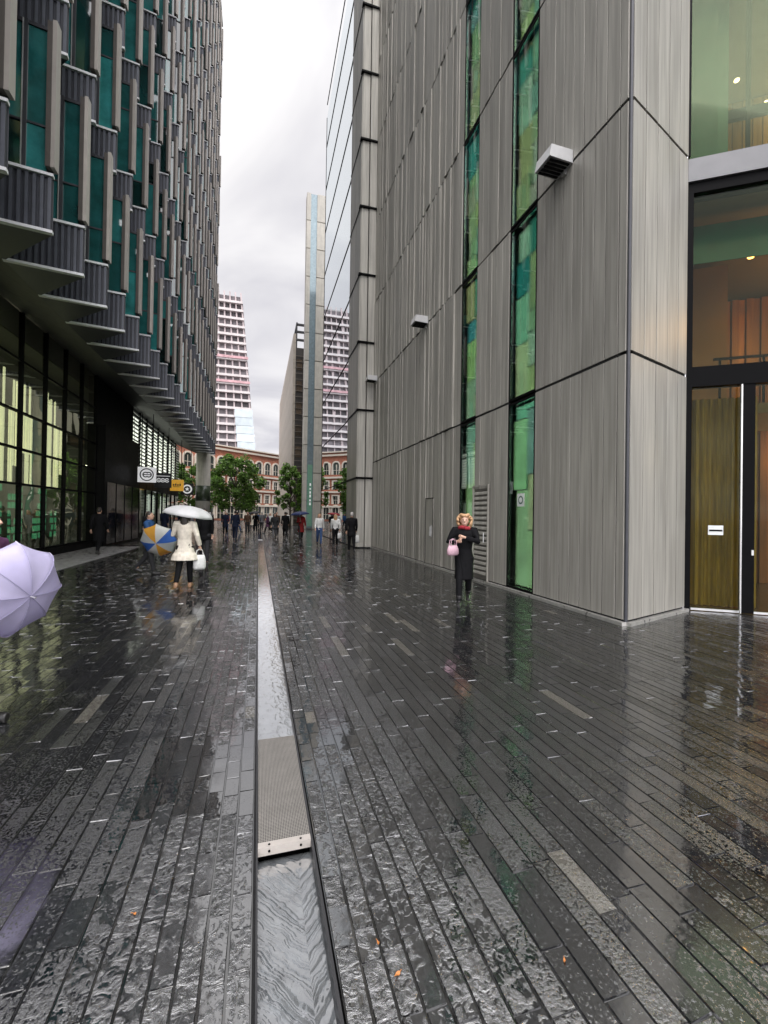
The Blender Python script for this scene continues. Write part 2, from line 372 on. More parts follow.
# streets further on
b = MB(); b.poly([(-40, 48, -.02), (40, 48, -.02), (40, 140, -.02), (-40, 140, -.02)])
tag(b.build('road', mat('wet_asphalt', (.05, .05, .052), .22, var=.25, scale=4, bump=.04, bscale=40)), kind='structure')
# rill: stone bed, edges, water
bed_m = mat('rill_bed_granite', (.44, .44, .45), .3, var=.2, scale=9, bump=.05, bscale=24)
b = MB(); b.box(RX0, RX1, -2.5, 2.22, -.105, -.075); b.build('rill_bed', mat('dark_rill_bed', (.30, .30, .31), .3, var=.35, scale=12))['kind'] = 'structure'; b = MB(); b.box(RX0, RX1, 3.262, 27.0, -.105, -.03); b.box(RX0, RX1, 28.4, 44, -.105, -.03); b.box(RX0, RX1, 27.0, 28.4, -.1, -.001)
tag(b.build('rill_bed', bed_m), kind='structure')
b = MB()
for x0, x1 in ((RX0-.008, RX0), (RX1, RX1+.012)):
    b.box(x0, x1, -2.5, 44, -.108, -.004)
tag(b.build('rill_edging', mat('rill_edge_steel', (.05, .05, .052), .35, .4, var=.15)), kind='structure')
def water_mat(name, scale, dist, herring=False):
    m = bpy.data.materials.new(name); m.use_nodes = True; t = m.node_tree; t.nodes.remove(t.nodes['Principled BSDF']); n = t.nodes.new; l = t.links.new
    tr = n('ShaderNodeBsdfTransparent'); tr.inputs['Color'].default_value = (.86, .89, .9, 1)
    gl = n('ShaderNodeBsdfGlossy'); gl.inputs['Roughness'].default_value = .04; gl.inputs['Color'].default_value = (1, 1, 1, 1)
    co = n('ShaderNodeTexCoord'); mp = n('ShaderNodeMapping'); l(co.outputs['Object'], mp.inputs[0])
    if herring:      # water sheets run back from both walls as an arrow pattern
        sx = n('ShaderNodeSeparateXYZ'); l(co.outputs['Object'], sx.inputs[0])
        ab = n('ShaderNodeMath'); ab.operation = 'SUBTRACT'; ab.inputs[1].default_value = (RX0+RX1)/2+.06; l(sx.outputs['X'], ab.inputs[0])
        a2 = n('ShaderNodeMath'); a2.operation = 'ABSOLUTE'; l(ab.outputs[0], a2.inputs[0])
        ph = n('ShaderNodeMath'); ph.operation = 'MULTIPLY_ADD'; ph.inputs[1].default_value = -1.15; l(a2.outputs[0], ph.inputs[0]); l(sx.outputs['Y'], ph.inputs[2])
        no0 = n('ShaderNodeTexNoise'); no0.inputs['Scale'].default_value = 11; no0.inputs['Detail'].default_value = 3; l(co.outputs['Object'], no0.inputs['Vector'])
        ph2 = n('ShaderNodeMath'); ph2.operation = 'MULTIPLY_ADD'; ph2.inputs[1].default_value = .09; l(no0.outputs['Fac'], ph2.inputs[0]); l(ph.outputs[0], ph2.inputs[2])
        cx = n('ShaderNodeCombineXYZ'); l(ph2.outputs[0], cx.inputs[0])
        wv = n('ShaderNodeTexNoise'); wv.inputs['Scale'].default_value = 19; wv.inputs['Detail'].default_value = 2.5; l(cx.outputs[0], wv.inputs['Vector']); src = wv.outputs['Fac']
    else:
        mp.inputs['Scale'].default_value = (1, .55, 1)
        wv = n('ShaderNodeTexNoise'); wv.inputs['Scale'].default_value = scale; wv.inputs['Detail'].default_value = 3; wv.inputs['Distortion'].default_value = .8
        l(mp.outputs[0], wv.inputs['Vector']); src = wv.outputs['Fac']
    bp = n('ShaderNodeBump'); bp.inputs['Distance'].default_value = dist; l(src, bp.inputs['Height'])
    fr = n('ShaderNodeFresnel'); fr.inputs['IOR'].default_value = 1.55; l(bp.outputs[0], fr.inputs['Normal']); l(bp.outputs[0], gl.inputs['Normal'])
    ma = n('ShaderNodeMath'); ma.operation = 'MULTIPLY_ADD'; ma.inputs[1].default_value = 2.6; ma.inputs[2].default_value = .10; ma.use_clamp = True; l(fr.outputs[0], ma.inputs[0])
    ms = n('ShaderNodeMixShader'); l(ma.outputs[0], ms.inputs[0]); l(tr.outputs[0], ms.inputs[1]); l(gl.outputs[0], ms.inputs[2])
    l(ms.outputs[0], t.nodes['Material Output'].inputs[0]); return m
def water_sheet(y0, y1, z, m):
    b = MB(); b.poly([(RX0+.001, y0, z), (RX1-.001, y0, z), (RX1-.001, y1, z), (RX0+.001, y1, z)]); return tag(b.build('rill_water', m), kind='structure')
water_sheet(-2.5, 2.215, -.062, water_mat('falling_rill_water', 20, .008, True))
wm = water_mat('rill_water_ripples', 16, .0035)
water_sheet(3.265, 27.0, -.010, wm); water_sheet(28.4, 44, -.010, wm)

# drain grate over the step in the rill
def grate_mat():
    m = mat('perforated_steel', (.33, .31, .28), .38, .5, var=.12, scale=10, bump=0)
    t = m.node_tree; p = t.nodes['Principled BSDF']; n = t.nodes.new; l = t.links.new
    co = n('ShaderNodeTexCoord'); sp = n('ShaderNodeSeparateXYZ'); l(co.outputs['Object'], sp.inputs[0])
    def wave(s, k):
        a = n('ShaderNodeMath'); a.operation = 'MULTIPLY'; a.inputs[1].default_value = k; l(s, a.inputs[0])
        c = n('ShaderNodeMath'); c.operation = 'SINE'; l(a.outputs[0], c.inputs[0]); return c.outputs[0]
    mu = n('ShaderNodeMath'); mu.operation = 'ADD'; l(wave(sp.outputs['X'], 2*math.pi/.0085), mu.inputs[0]); l(wave(sp.outputs['Y'], 2*math.pi/.0105), mu.inputs[1])
    gt = n('ShaderNodeMath'); gt.operation = 'GREATER_THAN'; gt.inputs[1].default_value = .35; l(mu.outputs[0], gt.inputs[0])
    old = p.inputs['Base Color'].links[0].from_socket
    mi = n('ShaderNodeMix'); mi.data_type = 'RGBA'; l(gt.outputs[0], mi.inputs[0]); l(old, mi.inputs[6]); mi.inputs[7].default_value = (.04, .04, .04, 1)
    l(mi.outputs[2], p.inputs['Base Color'])
    bp = n('ShaderNodeBump'); bp.invert = True; bp.inputs['Distance'].default_value = .003; l(gt.outputs[0], bp.inputs['Height']); l(bp.outputs[0], p.inputs['Normal'])
    return m
gr = thing('drain_grate', 'perforated steel grate covering the step in the pavement water channel', 'drain grate', (0, 0, 0))
b = MB(); b.box(RX0+.002, RX1-.002, 2.235, 3.255, -.012, .006); b.build('perforated_plate', grate_mat(), gr)
lipm = mat('grate_lip_steel', (.50, .46, .42), .4, .4, var=.1, scale=10)
b = MB(); b.box(RX0+.001, RX1-.001, 2.196, 2.233, -.034, .0075); lip = b.build('front_lip', lipm, gr)
for x in (RX0+.055, RX1-.05):
    b = MB(); b.tube([(x, 2.193, -.013), (x, 2.199, -.013)], .006, n=10); b.build('bolt', DARK, lip)
    b = MB(); b.tube([(x, 2.212, .0076), (x, 2.212, .0092)], .006, n=10); b.build('bolt', DARK, lip)
b = MB(); b.box(RX0+.004, RX1-.004, 2.2365, 2.30, -.1, -.0125); b.build('drop_plate', DARK, gr)

# ------------------------------------------------------------------ right: metal clad office building
XW, YC, YE = 5.47, 5.33, 20.74
P0 = (XW, YC); ed = (math.sin(rad(72.2)), math.cos(rad(72.2))); P1 = (XW+ed[0]*2.086, YC+ed[1]*2.086)
ga = rad(124); gd = (math.sin(ga), math.cos(ga))
JO = [0.0, 4.24, 8.20, 12.2, 16.2, 20.2, 24.2, 28.2, 32.0]
rb = thing('metal_clad_office', 'tall grey ribbed metal clad office building with green slot windows and a glass entrance corner', 'office building')
def planks(o, d, a0, a1, z0, z1, widths, ridge):
    """vertical cladding planks on the street side (right of d is outside): real ribs of random width and depth"""
    b = MB(); a = a0; i = 0; pt = random.uniform(0, .5)
    while a < a1-.02:
        w = min(widths(i), a1-a)
        if a1-(a+w) < .06: w = a1-a
        b.tone = (pt+.5*random.random() if ridge > .01 else pt+.15+.25*random.random(),)*3; pr = ridge*random.choice((0, 0, .3, .6, 1))
        g_ = .010 if ridge < .01 else .006; A0, A1 = a+g_, a+w-g_; q = -(.03+pr); c = .0015
        n = (-d[1], d[0]); P = lambda s, t, z: (o[0]+d[0]*s+n[0]*t, o[1]+d[1]*s+n[1]*t, z)
        for (s0, t0, s1, t1) in ((A0, 0, A0, q+c), (A0, q+c, A0+c, q), (A0+c, q, A1-c, q), (A1-c, q, A1, q+c), (A1, q+c, A1, 0)):
            b.poly([P(s0, t0, z0), P(s1, t1, z0), P(s1, t1, z1), P(s0, t0, z1)])
        b.poly([P(A0, 0, z1), P(A0, q, z1), P(A1, q, z1), P(A1, 0, z1)]); b.poly([P(A0, 0, z0), P(A1, 0, z0), P(A1, q, z0), P(A0, q, z0)])
        a += w; i += 1
    return b
SEG = [(YC+.02, 7.63, 'wide'), (8.63, 10.14, 'mid'), (11.07, YE, 'bar')]
WOUT = (XW, 0.0)
for k in range(len(JO)-1):
    z0, z1 = JO[k]+(.085 if k == 0 else .028), JO[k+1]-.028
    for (a, c, kind) in SEG:
        wf = {'wide': lambda i: .255+.02*((i*3) % 2), 'mid': lambda i: .20+.1*random.random(), 'bar': lambda i: random.choice((.045, .06, .09, .12, .16, .22))}[kind]
        # d along -Y so that the right-hand side (outside) faces -X
        b = planks((XW, 0, 0), (0, -1), -c, -a, z0, z1, wf, {'wide': .004, 'mid': .014, 'bar': .04}[kind]); b.build('cladding_panel', CLAD, rb)
    b = planks((P0[0], P0[1], 0), ed, .02, 2.0, z0, z1, lambda i: .405, .003); b.build('cladding_panel', CLAD, rb)
# corner bead, base rail, dark gap behind
b = MB(); b.tube([(XW+.012, YC+.012, .0), (XW+.012, YC+.012, 32)], .028, n=12); b.build('corner_bead', GREYDK, rb)
b = MB()
for (a, c, _) in SEG: b.box(XW-.012, XW+.25, a+(.13 if a < 6 else -.02), c+.0, 0, 32)
b.obox((P0[0], P0[1], 0), ed, .14, 2.02, .006, .25, 0, 32); b.build('backing_wall', DARKER, rb)
b = MB(); b.box(XW-.10, XW-.015, YC-.03, YE, -.02, .055); b.obox((P0[0], P0[1], 0), ed, -.02, 2.05, -.09, .0, -.02, .05)
b.build('base_rail', mat('base_rail_metal', (.55, .54, .51), .3, .6, var=.15, scale=10), rb)
# slot windows: coloured glass blades behind a clear outer pane, a floor slab at each storey
def slot(y0, y1, seed):
    r = random.Random(seed)
    for k in range(len(JO)-1):
        z0, z1 = JO[k]+(.06 if k == 0 else .02), JO[k+1]-.03
        w = thing('slot_window', None, None); w.parent = rb
        fr = MB()
        for (a, c) in ((y0+.005, y0+.035), (y1-.035, y1-.005)): fr.box(XW-.025, XW+.12, a, c, z0, z1)
        fr.box(XW-.024, XW+.3, y0+.036, y1-.036, z1-.05, z1-.001); fr.box(XW-.024, XW+.3, y0+.036, y1-.036, z0, z0+.05)
        f = fr.build('window_frame', DARK, w)
        p = MB(); p.box(XW+.0, XW+.012, y0+.036, y1-.036, z0+.051, z1-.051); p.build('pane', SLOTG, w)
        bl = MB(); mid = (y0+y1)/2
        for (a, c, ph) in ((y0+.04, mid-.012, 0), (mid+.012, y1-.04, .35)):
            z = z0+.06-ph*0
            while z < z1-.1:
                h = r.uniform(.35, 1.25) if k else r.uniform(1.1, 2.2)
                zt = min(z+h, z1-.06)
                u = (z-z0)/(z1-z0); 
                teal = (.10, .40, .34); lime = (.50, .58, .32); mint = (.36, .52, .38); deep = (.05, .27, .22)
                col = r.choice((teal, deep, mint)) if u > .55 else r.choice((lime, mint, lime, (.44, .54, .30)))
                if not k: col = (.50, .62, .34) if u < .6 else (.26, .54, .43)
                elif r.random() < .15: col = (.54, .54, .30)
                bl.tone = tuple(x*r.uniform(.75, 1.2) for x in col)
                dx = r.uniform(.10, .17); tl = r.uniform(-.02, .02)
                bl.hexa([(XW+dx, a, z), (XW+dx+.015, a, z), (XW+dx+tl+.015, c, z), (XW+dx+tl, c, z), (XW+dx, a, zt-.012), (XW+dx+.015, a, zt-.012), (XW+dx+tl+.015, c, zt-.012), (XW+dx+tl, c, zt-.012)])
                bl.mi = 1; bl.box(XW+dx-.02, XW+dx+.05, a, c, zt-.011, zt+.011); bl.mi = 0
                z = zt+.014
        bl.build('coloured_blinds', [LITRGB, WHITEMETAL], w)
        ba = MB(); ba.box(XW+.30, XW+.32, y0, y1, z0, z1); ba.build('inner_panel', GREYDK, w)
        if seed == 1 and k == 0:
            st = MB(); st.box(XW-.004, XW-.001, 8.0, 8.26, 1.88, 2.16); s_ = st.build('window_sticker', mat('white_sticker', (.7, .72, .7), .5), w)
            rg = MB()
            for i in range(20):
                a0, a1 = 2*math.pi*i/20, 2*math.pi*(i+1)/20
                rg.poly([(XW-.006, 8.13+.09*math.cos(a0), 2.02+.09*math.sin(a0)), (XW-.006, 8.13+.09*math.cos(a1), 2.02+.09*math.sin(a1)),
                         (XW-.006, 8.13+.06*math.cos(a1), 2.02+.06*math.sin(a1)), (XW-.006, 8.13+.06*math.cos(a0), 2.02+.06*math.sin(a0))])
            rg.build('ring_mark', mat('dark_green_ink', (.03, .10, .07), .5), s_)
slot(7.63, 8.63, 1); slot(10.14, 11.07, 2)
# service doors in the cladding
d = thing('louvre_door', None, None); d.parent = rb
b = MB(); b.box(XW-.075, XW-.04, 9.36, 10.08, .08, 2.35); b.build('door_leaf', mat('brown_grey_door', (.15, .14, .125), .5, .2, var=.15), d)
b = MB()
for i in range(17): z = .2+i*.125; b.hexa([(XW-.105, 9.40, z), (XW-.076, 9.40, z+.03), (XW-.076, 10.04, z+.03), (XW-.105, 10.04, z), (XW-.10, 9.40, z+.05), (XW-.076, 9.40, z+.075), (XW-.076, 10.04, z+.075), (XW-.10, 10.04, z+.05)])
b.build('louvre', CLAD, d)
b = MB(); b.box(XW-.12, XW-.078, 9.33, 9.358, .05, 2.4); b.box(XW-.12, XW-.078, 10.082, 10.11, .05, 2.4); b.box(XW-.12, XW-.078, 9.33, 10.11, 2.401, 2.44); b.build('door_frame', CLAD, d)
b = MB(); b.tube([(XW-.13, 9.5, 1.0), (XW-.13, 9.5, 1.25)], .014, n=8); b.build('handle', SILVER, d)
d = thing('service_door', None, None); d.parent = rb
b = MB(); b.box(XW-.075, XW-.04, 12.85, 13.45, .08, 2.2); b.build('door_leaf', CLAD, d)
b = MB(); b.box(XW-.085, XW-.078, 12.82, 12.85, .05, 2.23); b.box(XW-.085, XW-.078, 13.45, 13.48, .05, 2.23); b.box(XW-.085, XW-.078, 12.82, 13.48, 2.205, 2.235); b.build('door_frame', DARK, d)
b = MB(); b.tube([(XW-.12, 12.95, 1.0), (XW-.12, 12.95, 1.3)], .014, n=8); b.box(XW-.09, XW-.076, 12.92, 12.98, .95, 1.35); b.build('handle', SILVER, d)
# entrance corner
def G(s, n_, z): return (P1[0]+gd[0]*s-gd[1]*n_, P1[1]+gd[1]*s+gd[0]*n_, z)
GO = (P1[0], P1[1], 0)
b = MB(); b.obox(GO, gd, -.075, -.02, -.02, .12, 0, 32); b.build('edge_trim', SILVER, rb)
b = MB(); b.obox(GO, gd, -.018, .085, 0, .18, 0, 8.0)
b.obox(GO, gd, .0855, 9, .0, .2, 4.06, 4.42)                   # black transom over the doors
b.obox(GO, gd, .0855, 9, .0, .3, 7.60, 7.78)
for z in JO[3:]: b.obox(GO, gd, .09, 9, .001, .3, z-.45, z-.2)
b.obox(GO, gd, -.018, .03, .0, .18, 8.3, 32)
for s in (4.0, 7.0): b.obox(GO, gd, s, s+.08, .002, .16, 4.43, 7.59); b.obox(GO, gd, s, s+.08, .003, .16, 8.3, 32)
for s in (.865, 1.9, 3.0, 4.0, 5.0, 6.0, 7.0): b.obox(GO, gd, s, s+(.18 if s < 1 else .1), .02, .14, .02, 4.058)
b.build('entrance_frame', DARK, rb)
b = MB(); b.obox(GO, gd, -.019, 9, -.05, .25, 7.79, 8.20); b.build('silver_fascia', mat('satin_fascia', (.17, .17, .175), .4, .3, var=.08, scale=3), rb)
for (s0, s1, z0, z1) in ((.086, 3.99, 4.43, 7.59), (4.09, 9, 4.43, 7.59), (.031, 3.99, 8.21, 11.7), (4.09, 9, 8.21, 11.7), (.031, 9, 12.01, 15.7), (.031, 9, 16.01, 31)):
    b = MB(); b.obox(GO, gd, s0, s1, .06, .075, z0, z1); b.build('entrance_glass', ENTG, rb)
for i, (s0, s1) in enumerate(((.11, .855), (1.055, 1.89), (2.01, 2.99), (3.11, 3.99), (4.11, 4.99))):
    dd = thing('entrance_door', None, None); dd.parent = rb
    b = MB(); b.obox(GO, gd, s0, s1, .06, .075, .05, 4.05); b.build('door_glass', ENTG, dd)
    b = MB(); b.obox(GO, gd, s0, s1, .045, .09, .012, .05); b.build('kick_rail', SILVER, dd)
    if i < 2:
        hs_ = s1-.03 if i == 0 else s0+.9
        b = MB(); b.tube([G(hs_, -.03, .02), G(hs_, -.03, 4.04)], .018, n=10); b.build('handle', mat('polished_steel', (.8, .8, .8), .15, .9, var=.03), dd)
    if i == 0:
        b = MB(); b.obox(GO, gd, .37, .60, .052, .056, 1.38, 1.55); sg = b.build('notice_plate', mat('white_notice', (.72, .74, .72), .5), dd)
        b = MB(); b.obox(GO, gd, .385, .585, .048, .051, 1.445, 1.475); b.build('lettering', DARK, sg)
    if i == 1:
        b = MB(); b.obox(GO, gd, 1.0, 1.03, .0, .02, 1.04, 1.13); b.build('card_reader', mat('white_plastic', (.7, .7, .7), .4), dd)
# inside the entrance: floor, timber wall, gallery, glowing ceiling lamps
IN = mat('warm_timber_lining', (.34, .12, .035), .45, var=.3, scale=2, stretch=(6, 6, .5), tone=.35)
INW = mat('ochre_plaster', (.27, .12, .035), .6, var=.25, scale=1.2)
b = MB(); b.obox(GO, gd, -.3, 9, .19, 9, -.02, .0125); b.build('lobby_floor', mat('polished_lobby_floor', (.09, .07, .055), .18, var=.15), rb)
b = MB()
for i in range(52):
    b.tone = (random.random(),)*3; dep = .06*(i % 2)
    b.obox(GO, gd, 1.0+i*.16, 1.15+i*.16, 4.6-dep, 4.8, .02, 7.5)
b.tone = (.5,)*3; b.build('timber_wall', IN, rb)
b = MB(); b.obox(GO, gd, -.3, 1.6, 2.6, 2.75, .02, 7.5); b.build('ochre_wall', INW, rb)
cur = mat('pleated_curtain', (.42, .28, .06), .7, var=.4, stretch=(4, 4, .3))
b = MB(); pts = []
for i in range(49):
    s = .12+i*.025; pts.append((s, .55+.045*math.sin(i*1.35)+.02*math.sin(i*.4)))
for (a, c) in zip(pts[:-1], pts[1:]): b.poly([G(a[0], a[1], .03), G(c[0], c[1], .03), G(c[0], c[1], 3.95), G(a[0], a[1], 3.95)])
b.smooth = True; b.build('curtain', cur, rb)
b = MB(); b.obox(GO, gd, 1.2, 9, 2.2, 4.5, 3.98, 4.2); b.obox(GO, gd, -.3, 9, .31, 4.8, 7.62, 7.76); b.obox(GO, gd, -.3, 9, .31, 4.8, 11.75, 11.98); b.build('gallery_slab', mat('gallery_soffit', (.16, .12, .08), .6, var=.15), rb)
b = MB(); 
for i in range(9): b.obox(GO, gd, 1.3+i*.8, 1.34+i*.8, 2.2, 2.23, 4.21, 5.2)
b.obox(GO, gd, 1.2, 9, 2.19, 2.24, 5.2, 5.25); b.build('gallery_rail', DARK, rb)
b = MB(); b.obox(GO, gd, -.3, 9, 9, 9.2, 0, 32); b.obox(GO, gd, 9, 9.2, 0, 9, 0, 32); b.build('rear_wall', mat('dim_interior_wall', (.12, .085, .05), .7, var=.3), rb)
# upper storey: teal panels added to stand in for a reflection, ochre back wall
b = MB(); b.tone = (.015, .12, .10); b.obox(GO, gd, .1, .62, .5, .52, 8.3, 15.6); b.tone = (.03, .16, .13); b.obox(GO, gd, .64, .86, .7, .72, 8.3, 15.6); b.tone = (.02, .17, .16); b.obox(GO, gd, .1, 2.4, .9, .92, 6.75, 7.5)
b.build('teal_reflection_panel', PANELRGB, rb)
b = MB()
for i in range(40):
    b.tone = (random.random(),)*3; b.obox(GO, gd, .9+i*.2, 1.08+i*.2, 3.2, 3.4, 8.3, 11.7)
b.build('timber_wall', mat('gold_timber', (.36, .22, .06), .5, var=.3, scale=2, stretch=(6, 6, .5), tone=.3), rb)
b = MB()
for i in range(7): b.obox(GO, gd, 1.2+i*.5, 1.26+i*.5, .8+.3*i, .86+.3*i, 8.3, 11.7)
b.obox(GO, gd, .95, 5, 1.4, 1.5, 9.9, 10.1); b.build('inner_framework', DARK, rb)
lampm = mat('glowing_lamp', (1, .6, .3), .5, emit=(1, .45, .12), estr=9)
lampw = mat('glowing_spot', (1, .9, .7), .5, emit=(1, .8, .5), estr=7)
def ceiling_lamp(p, m, r, e, col):
    b = MB(); b.ell(p, (r, r, r*.6), 12, 7); b.build('ceiling_lamp', m, rb)
    if not e: return
    ld = bpy.data.lights.new('lamp_light', 'POINT'); ld.energy = e*.3; ld.color = col; ld.shadow_soft_size = r*2
    lo = bpy.data.objects.new('lamp_light', ld); C.objects.link(lo); lo.location = (p[0]+gd[0]*2.2-gd[1]*.8, p[1]+gd[1]*2.2+gd[0]*.8, p[2]-.3); lo.parent = rb
for (s, n_, z, m, r, e, c) in ((1.45, 1.2, 6.9, lampm, .06, 300, (1, .5, .16)), (3.2, 3.2, 6.9, lampm, .07, 0, (1, .5, .16)), (1.9, 3.4, 3.6, lampm, .06, 150, (1, .6, .22)),
                              (1.5, 2.0, 11.2, lampw, .05, 230, (1, .72, .3)), (2.2, 2.4, 10.9, lampw, .04, 0, (1, .72, .3)), (1.2, 1.3, 3.7, lampm, .05, 110, (1, .66, .25))):
    ceiling_lamp(G(s, n_, z), m, r, e, c)
# wing beyond: step, pilaster and mirror glass
XS, YG0, YG1, ZR = 4.66, 23.2, 33.5, 32.7
WJ = [0.0]+[3.5+3.36*i for i in range(10)]
for k in range(len(WJ)-1):
    z0, z1 = WJ[k]+.02, min(WJ[k+1]-.09, ZR)
    if k == 0: z0 = .06
    b = MB(); b.tone = (.9,)*3
    for (x0, x1, pr) in ((XS+.02, XS+.36, .0), (XS+.41, XW-.05, .03)): b.tone = (random.uniform(.7, 1),)*3; b.box(x0, x1, YE-.04-pr, YE+.1, z0, z1)
    b.build('pilaster_panel', CLAD, rb)
    b = MB(); y = YE+.02
    for w in (.5, .62, .4, .55, .38):
        b.tone = (random.uniform(.1, .7),)*3; b.box(XS-.03-.01*random.random(), XS+.1, y, min(y+w-.006, YG0), z0, z1); y += w
    b.build('pilaster_panel', CLAD, rb)
    p = MB(); p.box(XS+.02, XS+.04, YG0+.05, YG1, z0-.02, min(WJ[k+1]-.05, ZR)); p.build('mirror_glass', MIRROR, rb)
b = MB()
for k in range(1, len(WJ)):
    z = WJ[k]; b.box(XS-.10, XW-.02, YE-.13, YE+.10, z-.088, z-.0); b.box(XS-.055, XS+.1, YE+.101, YG0, z-.088, z+.018); b.box(XS-.012, XS+.05, YG0, YG1, z-.048, z-.022)
b.box(XS+.0, XS+.06, YG0, YG0+.05, 0, ZR); b.box(XS, XS+.08, YG1+.001, YG1+.06, 0, ZR)
b.build('storey_joint', DARK, rb)
b = MB(); b.box(XS+.11, XS+.3, YE+.101, YG1-.02, 0, ZR); b.box(XS+.1, 25, YG1+.0, YG1+.2, 0, ZR); b.box(XS+.11, 25, YE+.11, YG1, ZR-.3, ZR); b.box(XW-.02, XW+.3, YE-.001, YE+.1, 0, 32); b.build('wing_core', GREYDK, rb)
b = MB(); b.prism([(XW+.3, YC+.6), (14, 2), (25, 10), (25, YE), (XW+.3, YE)], 31.6, 32.2); b.build('roof', CONC, rb)
b = MB(); b.box(XW+.35, 25, 9.3, 9.5, 0, 32); b.build('core_wall', GREYDK, rb)
# wall lights on the joint line
for i, (y, lab) in enumerate(((6.80, 'boxy grey wall light on the metal facade nearest the entrance corner'), (13.75, 'boxy grey wall light halfway along the metal facade'), (20.3, 'boxy grey wall light at the far end of the metal facade, by the pilaster'))):
    wl = thing('wall_light', lab, 'wall light', (XW-.035, y, 8.28), 0, 'wall lights along the metal facade')
    b = MB(); b.hexa([(-.50, -.22, -.10), (0, -.22, -.12), (0, .22, -.12), (-.50, .22, -.10), (-.46, -.22, .12), (0, -.22, .12), (0, .22, .12), (-.46, .22, .12)]); b.build('housing', mat('wall_light_paint', (.60, .60, .60), .4, .2, var=.06), wl)
    b = MB()
    for j in range(5): b.box(-.46, -.04, -.19+.08*j, -.135+.08*j, -.128, -.121)
    b.build('grille', DARK, wl)
    b = MB(); b.box(-.05, .03, -.05, .05, -.2, -.1); b.build('bracket', SILVER, wl)

# ------------------------------------------------------------------ left: sawtooth office with fins over a glazed ground floor
XO, XI, XL = -4.0, -5.45, -7.2
MOD, PH, Z0, NR, YEND = 1.6, 4.05, 7.1, 10, 43.8
lb = thing('sawtooth_office', 'dark office building with teal sawtooth bays, bronze vertical fins and overhanging glazed ground floor', 'office building')
td = Vector((math.sin(rad(81)), math.cos(rad(81)), 0))           # direction of a bay front, inner to outer end
cells = []
for r in range(NR):
    z0 = Z0+PH*r; y = 3.6+(r*MOD/3) % MOD
    ys = []
    while y < YEND: ys.append(y); y += MOD
    b = MB()
    inner = lambda yy: (XI, yy-.23)
    n = len(ys)
    poly = []
    for yy in ys: poly += [inner(yy), (XO, yy)]
    poly.append((XI, YEND)); 
    # plan outline of the row: teeth on the street side, straight at the back
    for i, yy in enumerate(ys):
        nx = inner(ys[i+1]) if i+1 < n else (XI, YEND)
        a, c = inner(yy), (XO, yy)
        a2 = (a[0], a[1]+.02); c2 = (c[0], c[1]+.02)
        b.tone = (random.random(),)*3
        b.poly([(*a2, z0), (*c2, z0), (*c2, z0+PH-.01), (*a2, z0+PH-.01)])
        b.poly([(*c2, z0), (*nx, z0), (*nx, z0+PH-.01), (*c2, z0+PH-.01)])
        b.poly([(*a2, z0), (*nx, z0), (*c2, z0)]); b.poly([(*a2, z0+PH-.01), (*c2, z0+PH-.01), (*nx, z0+PH-.01)])
        cells.append((r, yy, z0))
    b.build('bay_wall', GREYDK, lb)
def cell_vis(c):
    p = cam.matrix_world.inverted() @ Vector((XO, c[1], c[2]+2))
    if p.z > -.1: return 1e9
    u, v = 384+430*p.x/-p.z, 512-430*p.y/-p.z
    return (p.length if (-60 < u < 768 and -220 < v < 1100) else 1e6+p.length)
cells.sort(key=cell_vis)
near, far = cells[:98], cells[98:]
def at(y, a, t, z):               # a: distance along the bay front from the inner end, t: proud of it
    L_ = 1.468; o = Vector((XI, y-.23, 0))+td*a; nn = Vector((td.y, -td.x, 0)); q = o+nn*t; return (q.x, q.y, z)
def bx(b, y, a0, a1, t0, t1, z0, z1):
    b.hexa([at(y, a0, t1, z0), at(y, a1, t1, z0), at(y, a1, t0, z0), at(y, a0, t0, z0), at(y, a0, t1, z1), at(y, a1, t1, z1), at(y, a1, t0, z1), at(y, a0, t0, z1)])
def spandrel(b, y, z0):
    b.mi = 0; nrib = 12; w = 1.44/nrib
    for i in range(nrib):
        a = .015+i*w
        for (s0, t0, s1, t1, tn) in ((0, .008, .38, .008, 0.), (.38, .008, .46, .05, .3), (.46, .05, .92, .05, 1.), (.92, .05, 1, .008, .3)):  # grooves toned darker, rib fronts lighter: shade put into the colour
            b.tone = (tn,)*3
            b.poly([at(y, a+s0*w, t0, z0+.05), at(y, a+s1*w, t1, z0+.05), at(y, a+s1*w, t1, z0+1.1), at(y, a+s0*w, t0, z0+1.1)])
    b.mi = 1; bx(b, y, 0, 1.48, -.02, .085, z0-.012, z0+.045); bx(b, y, 0, 1.48, -.02, .085, z0+1.105, z0+1.16); b.mi = 0
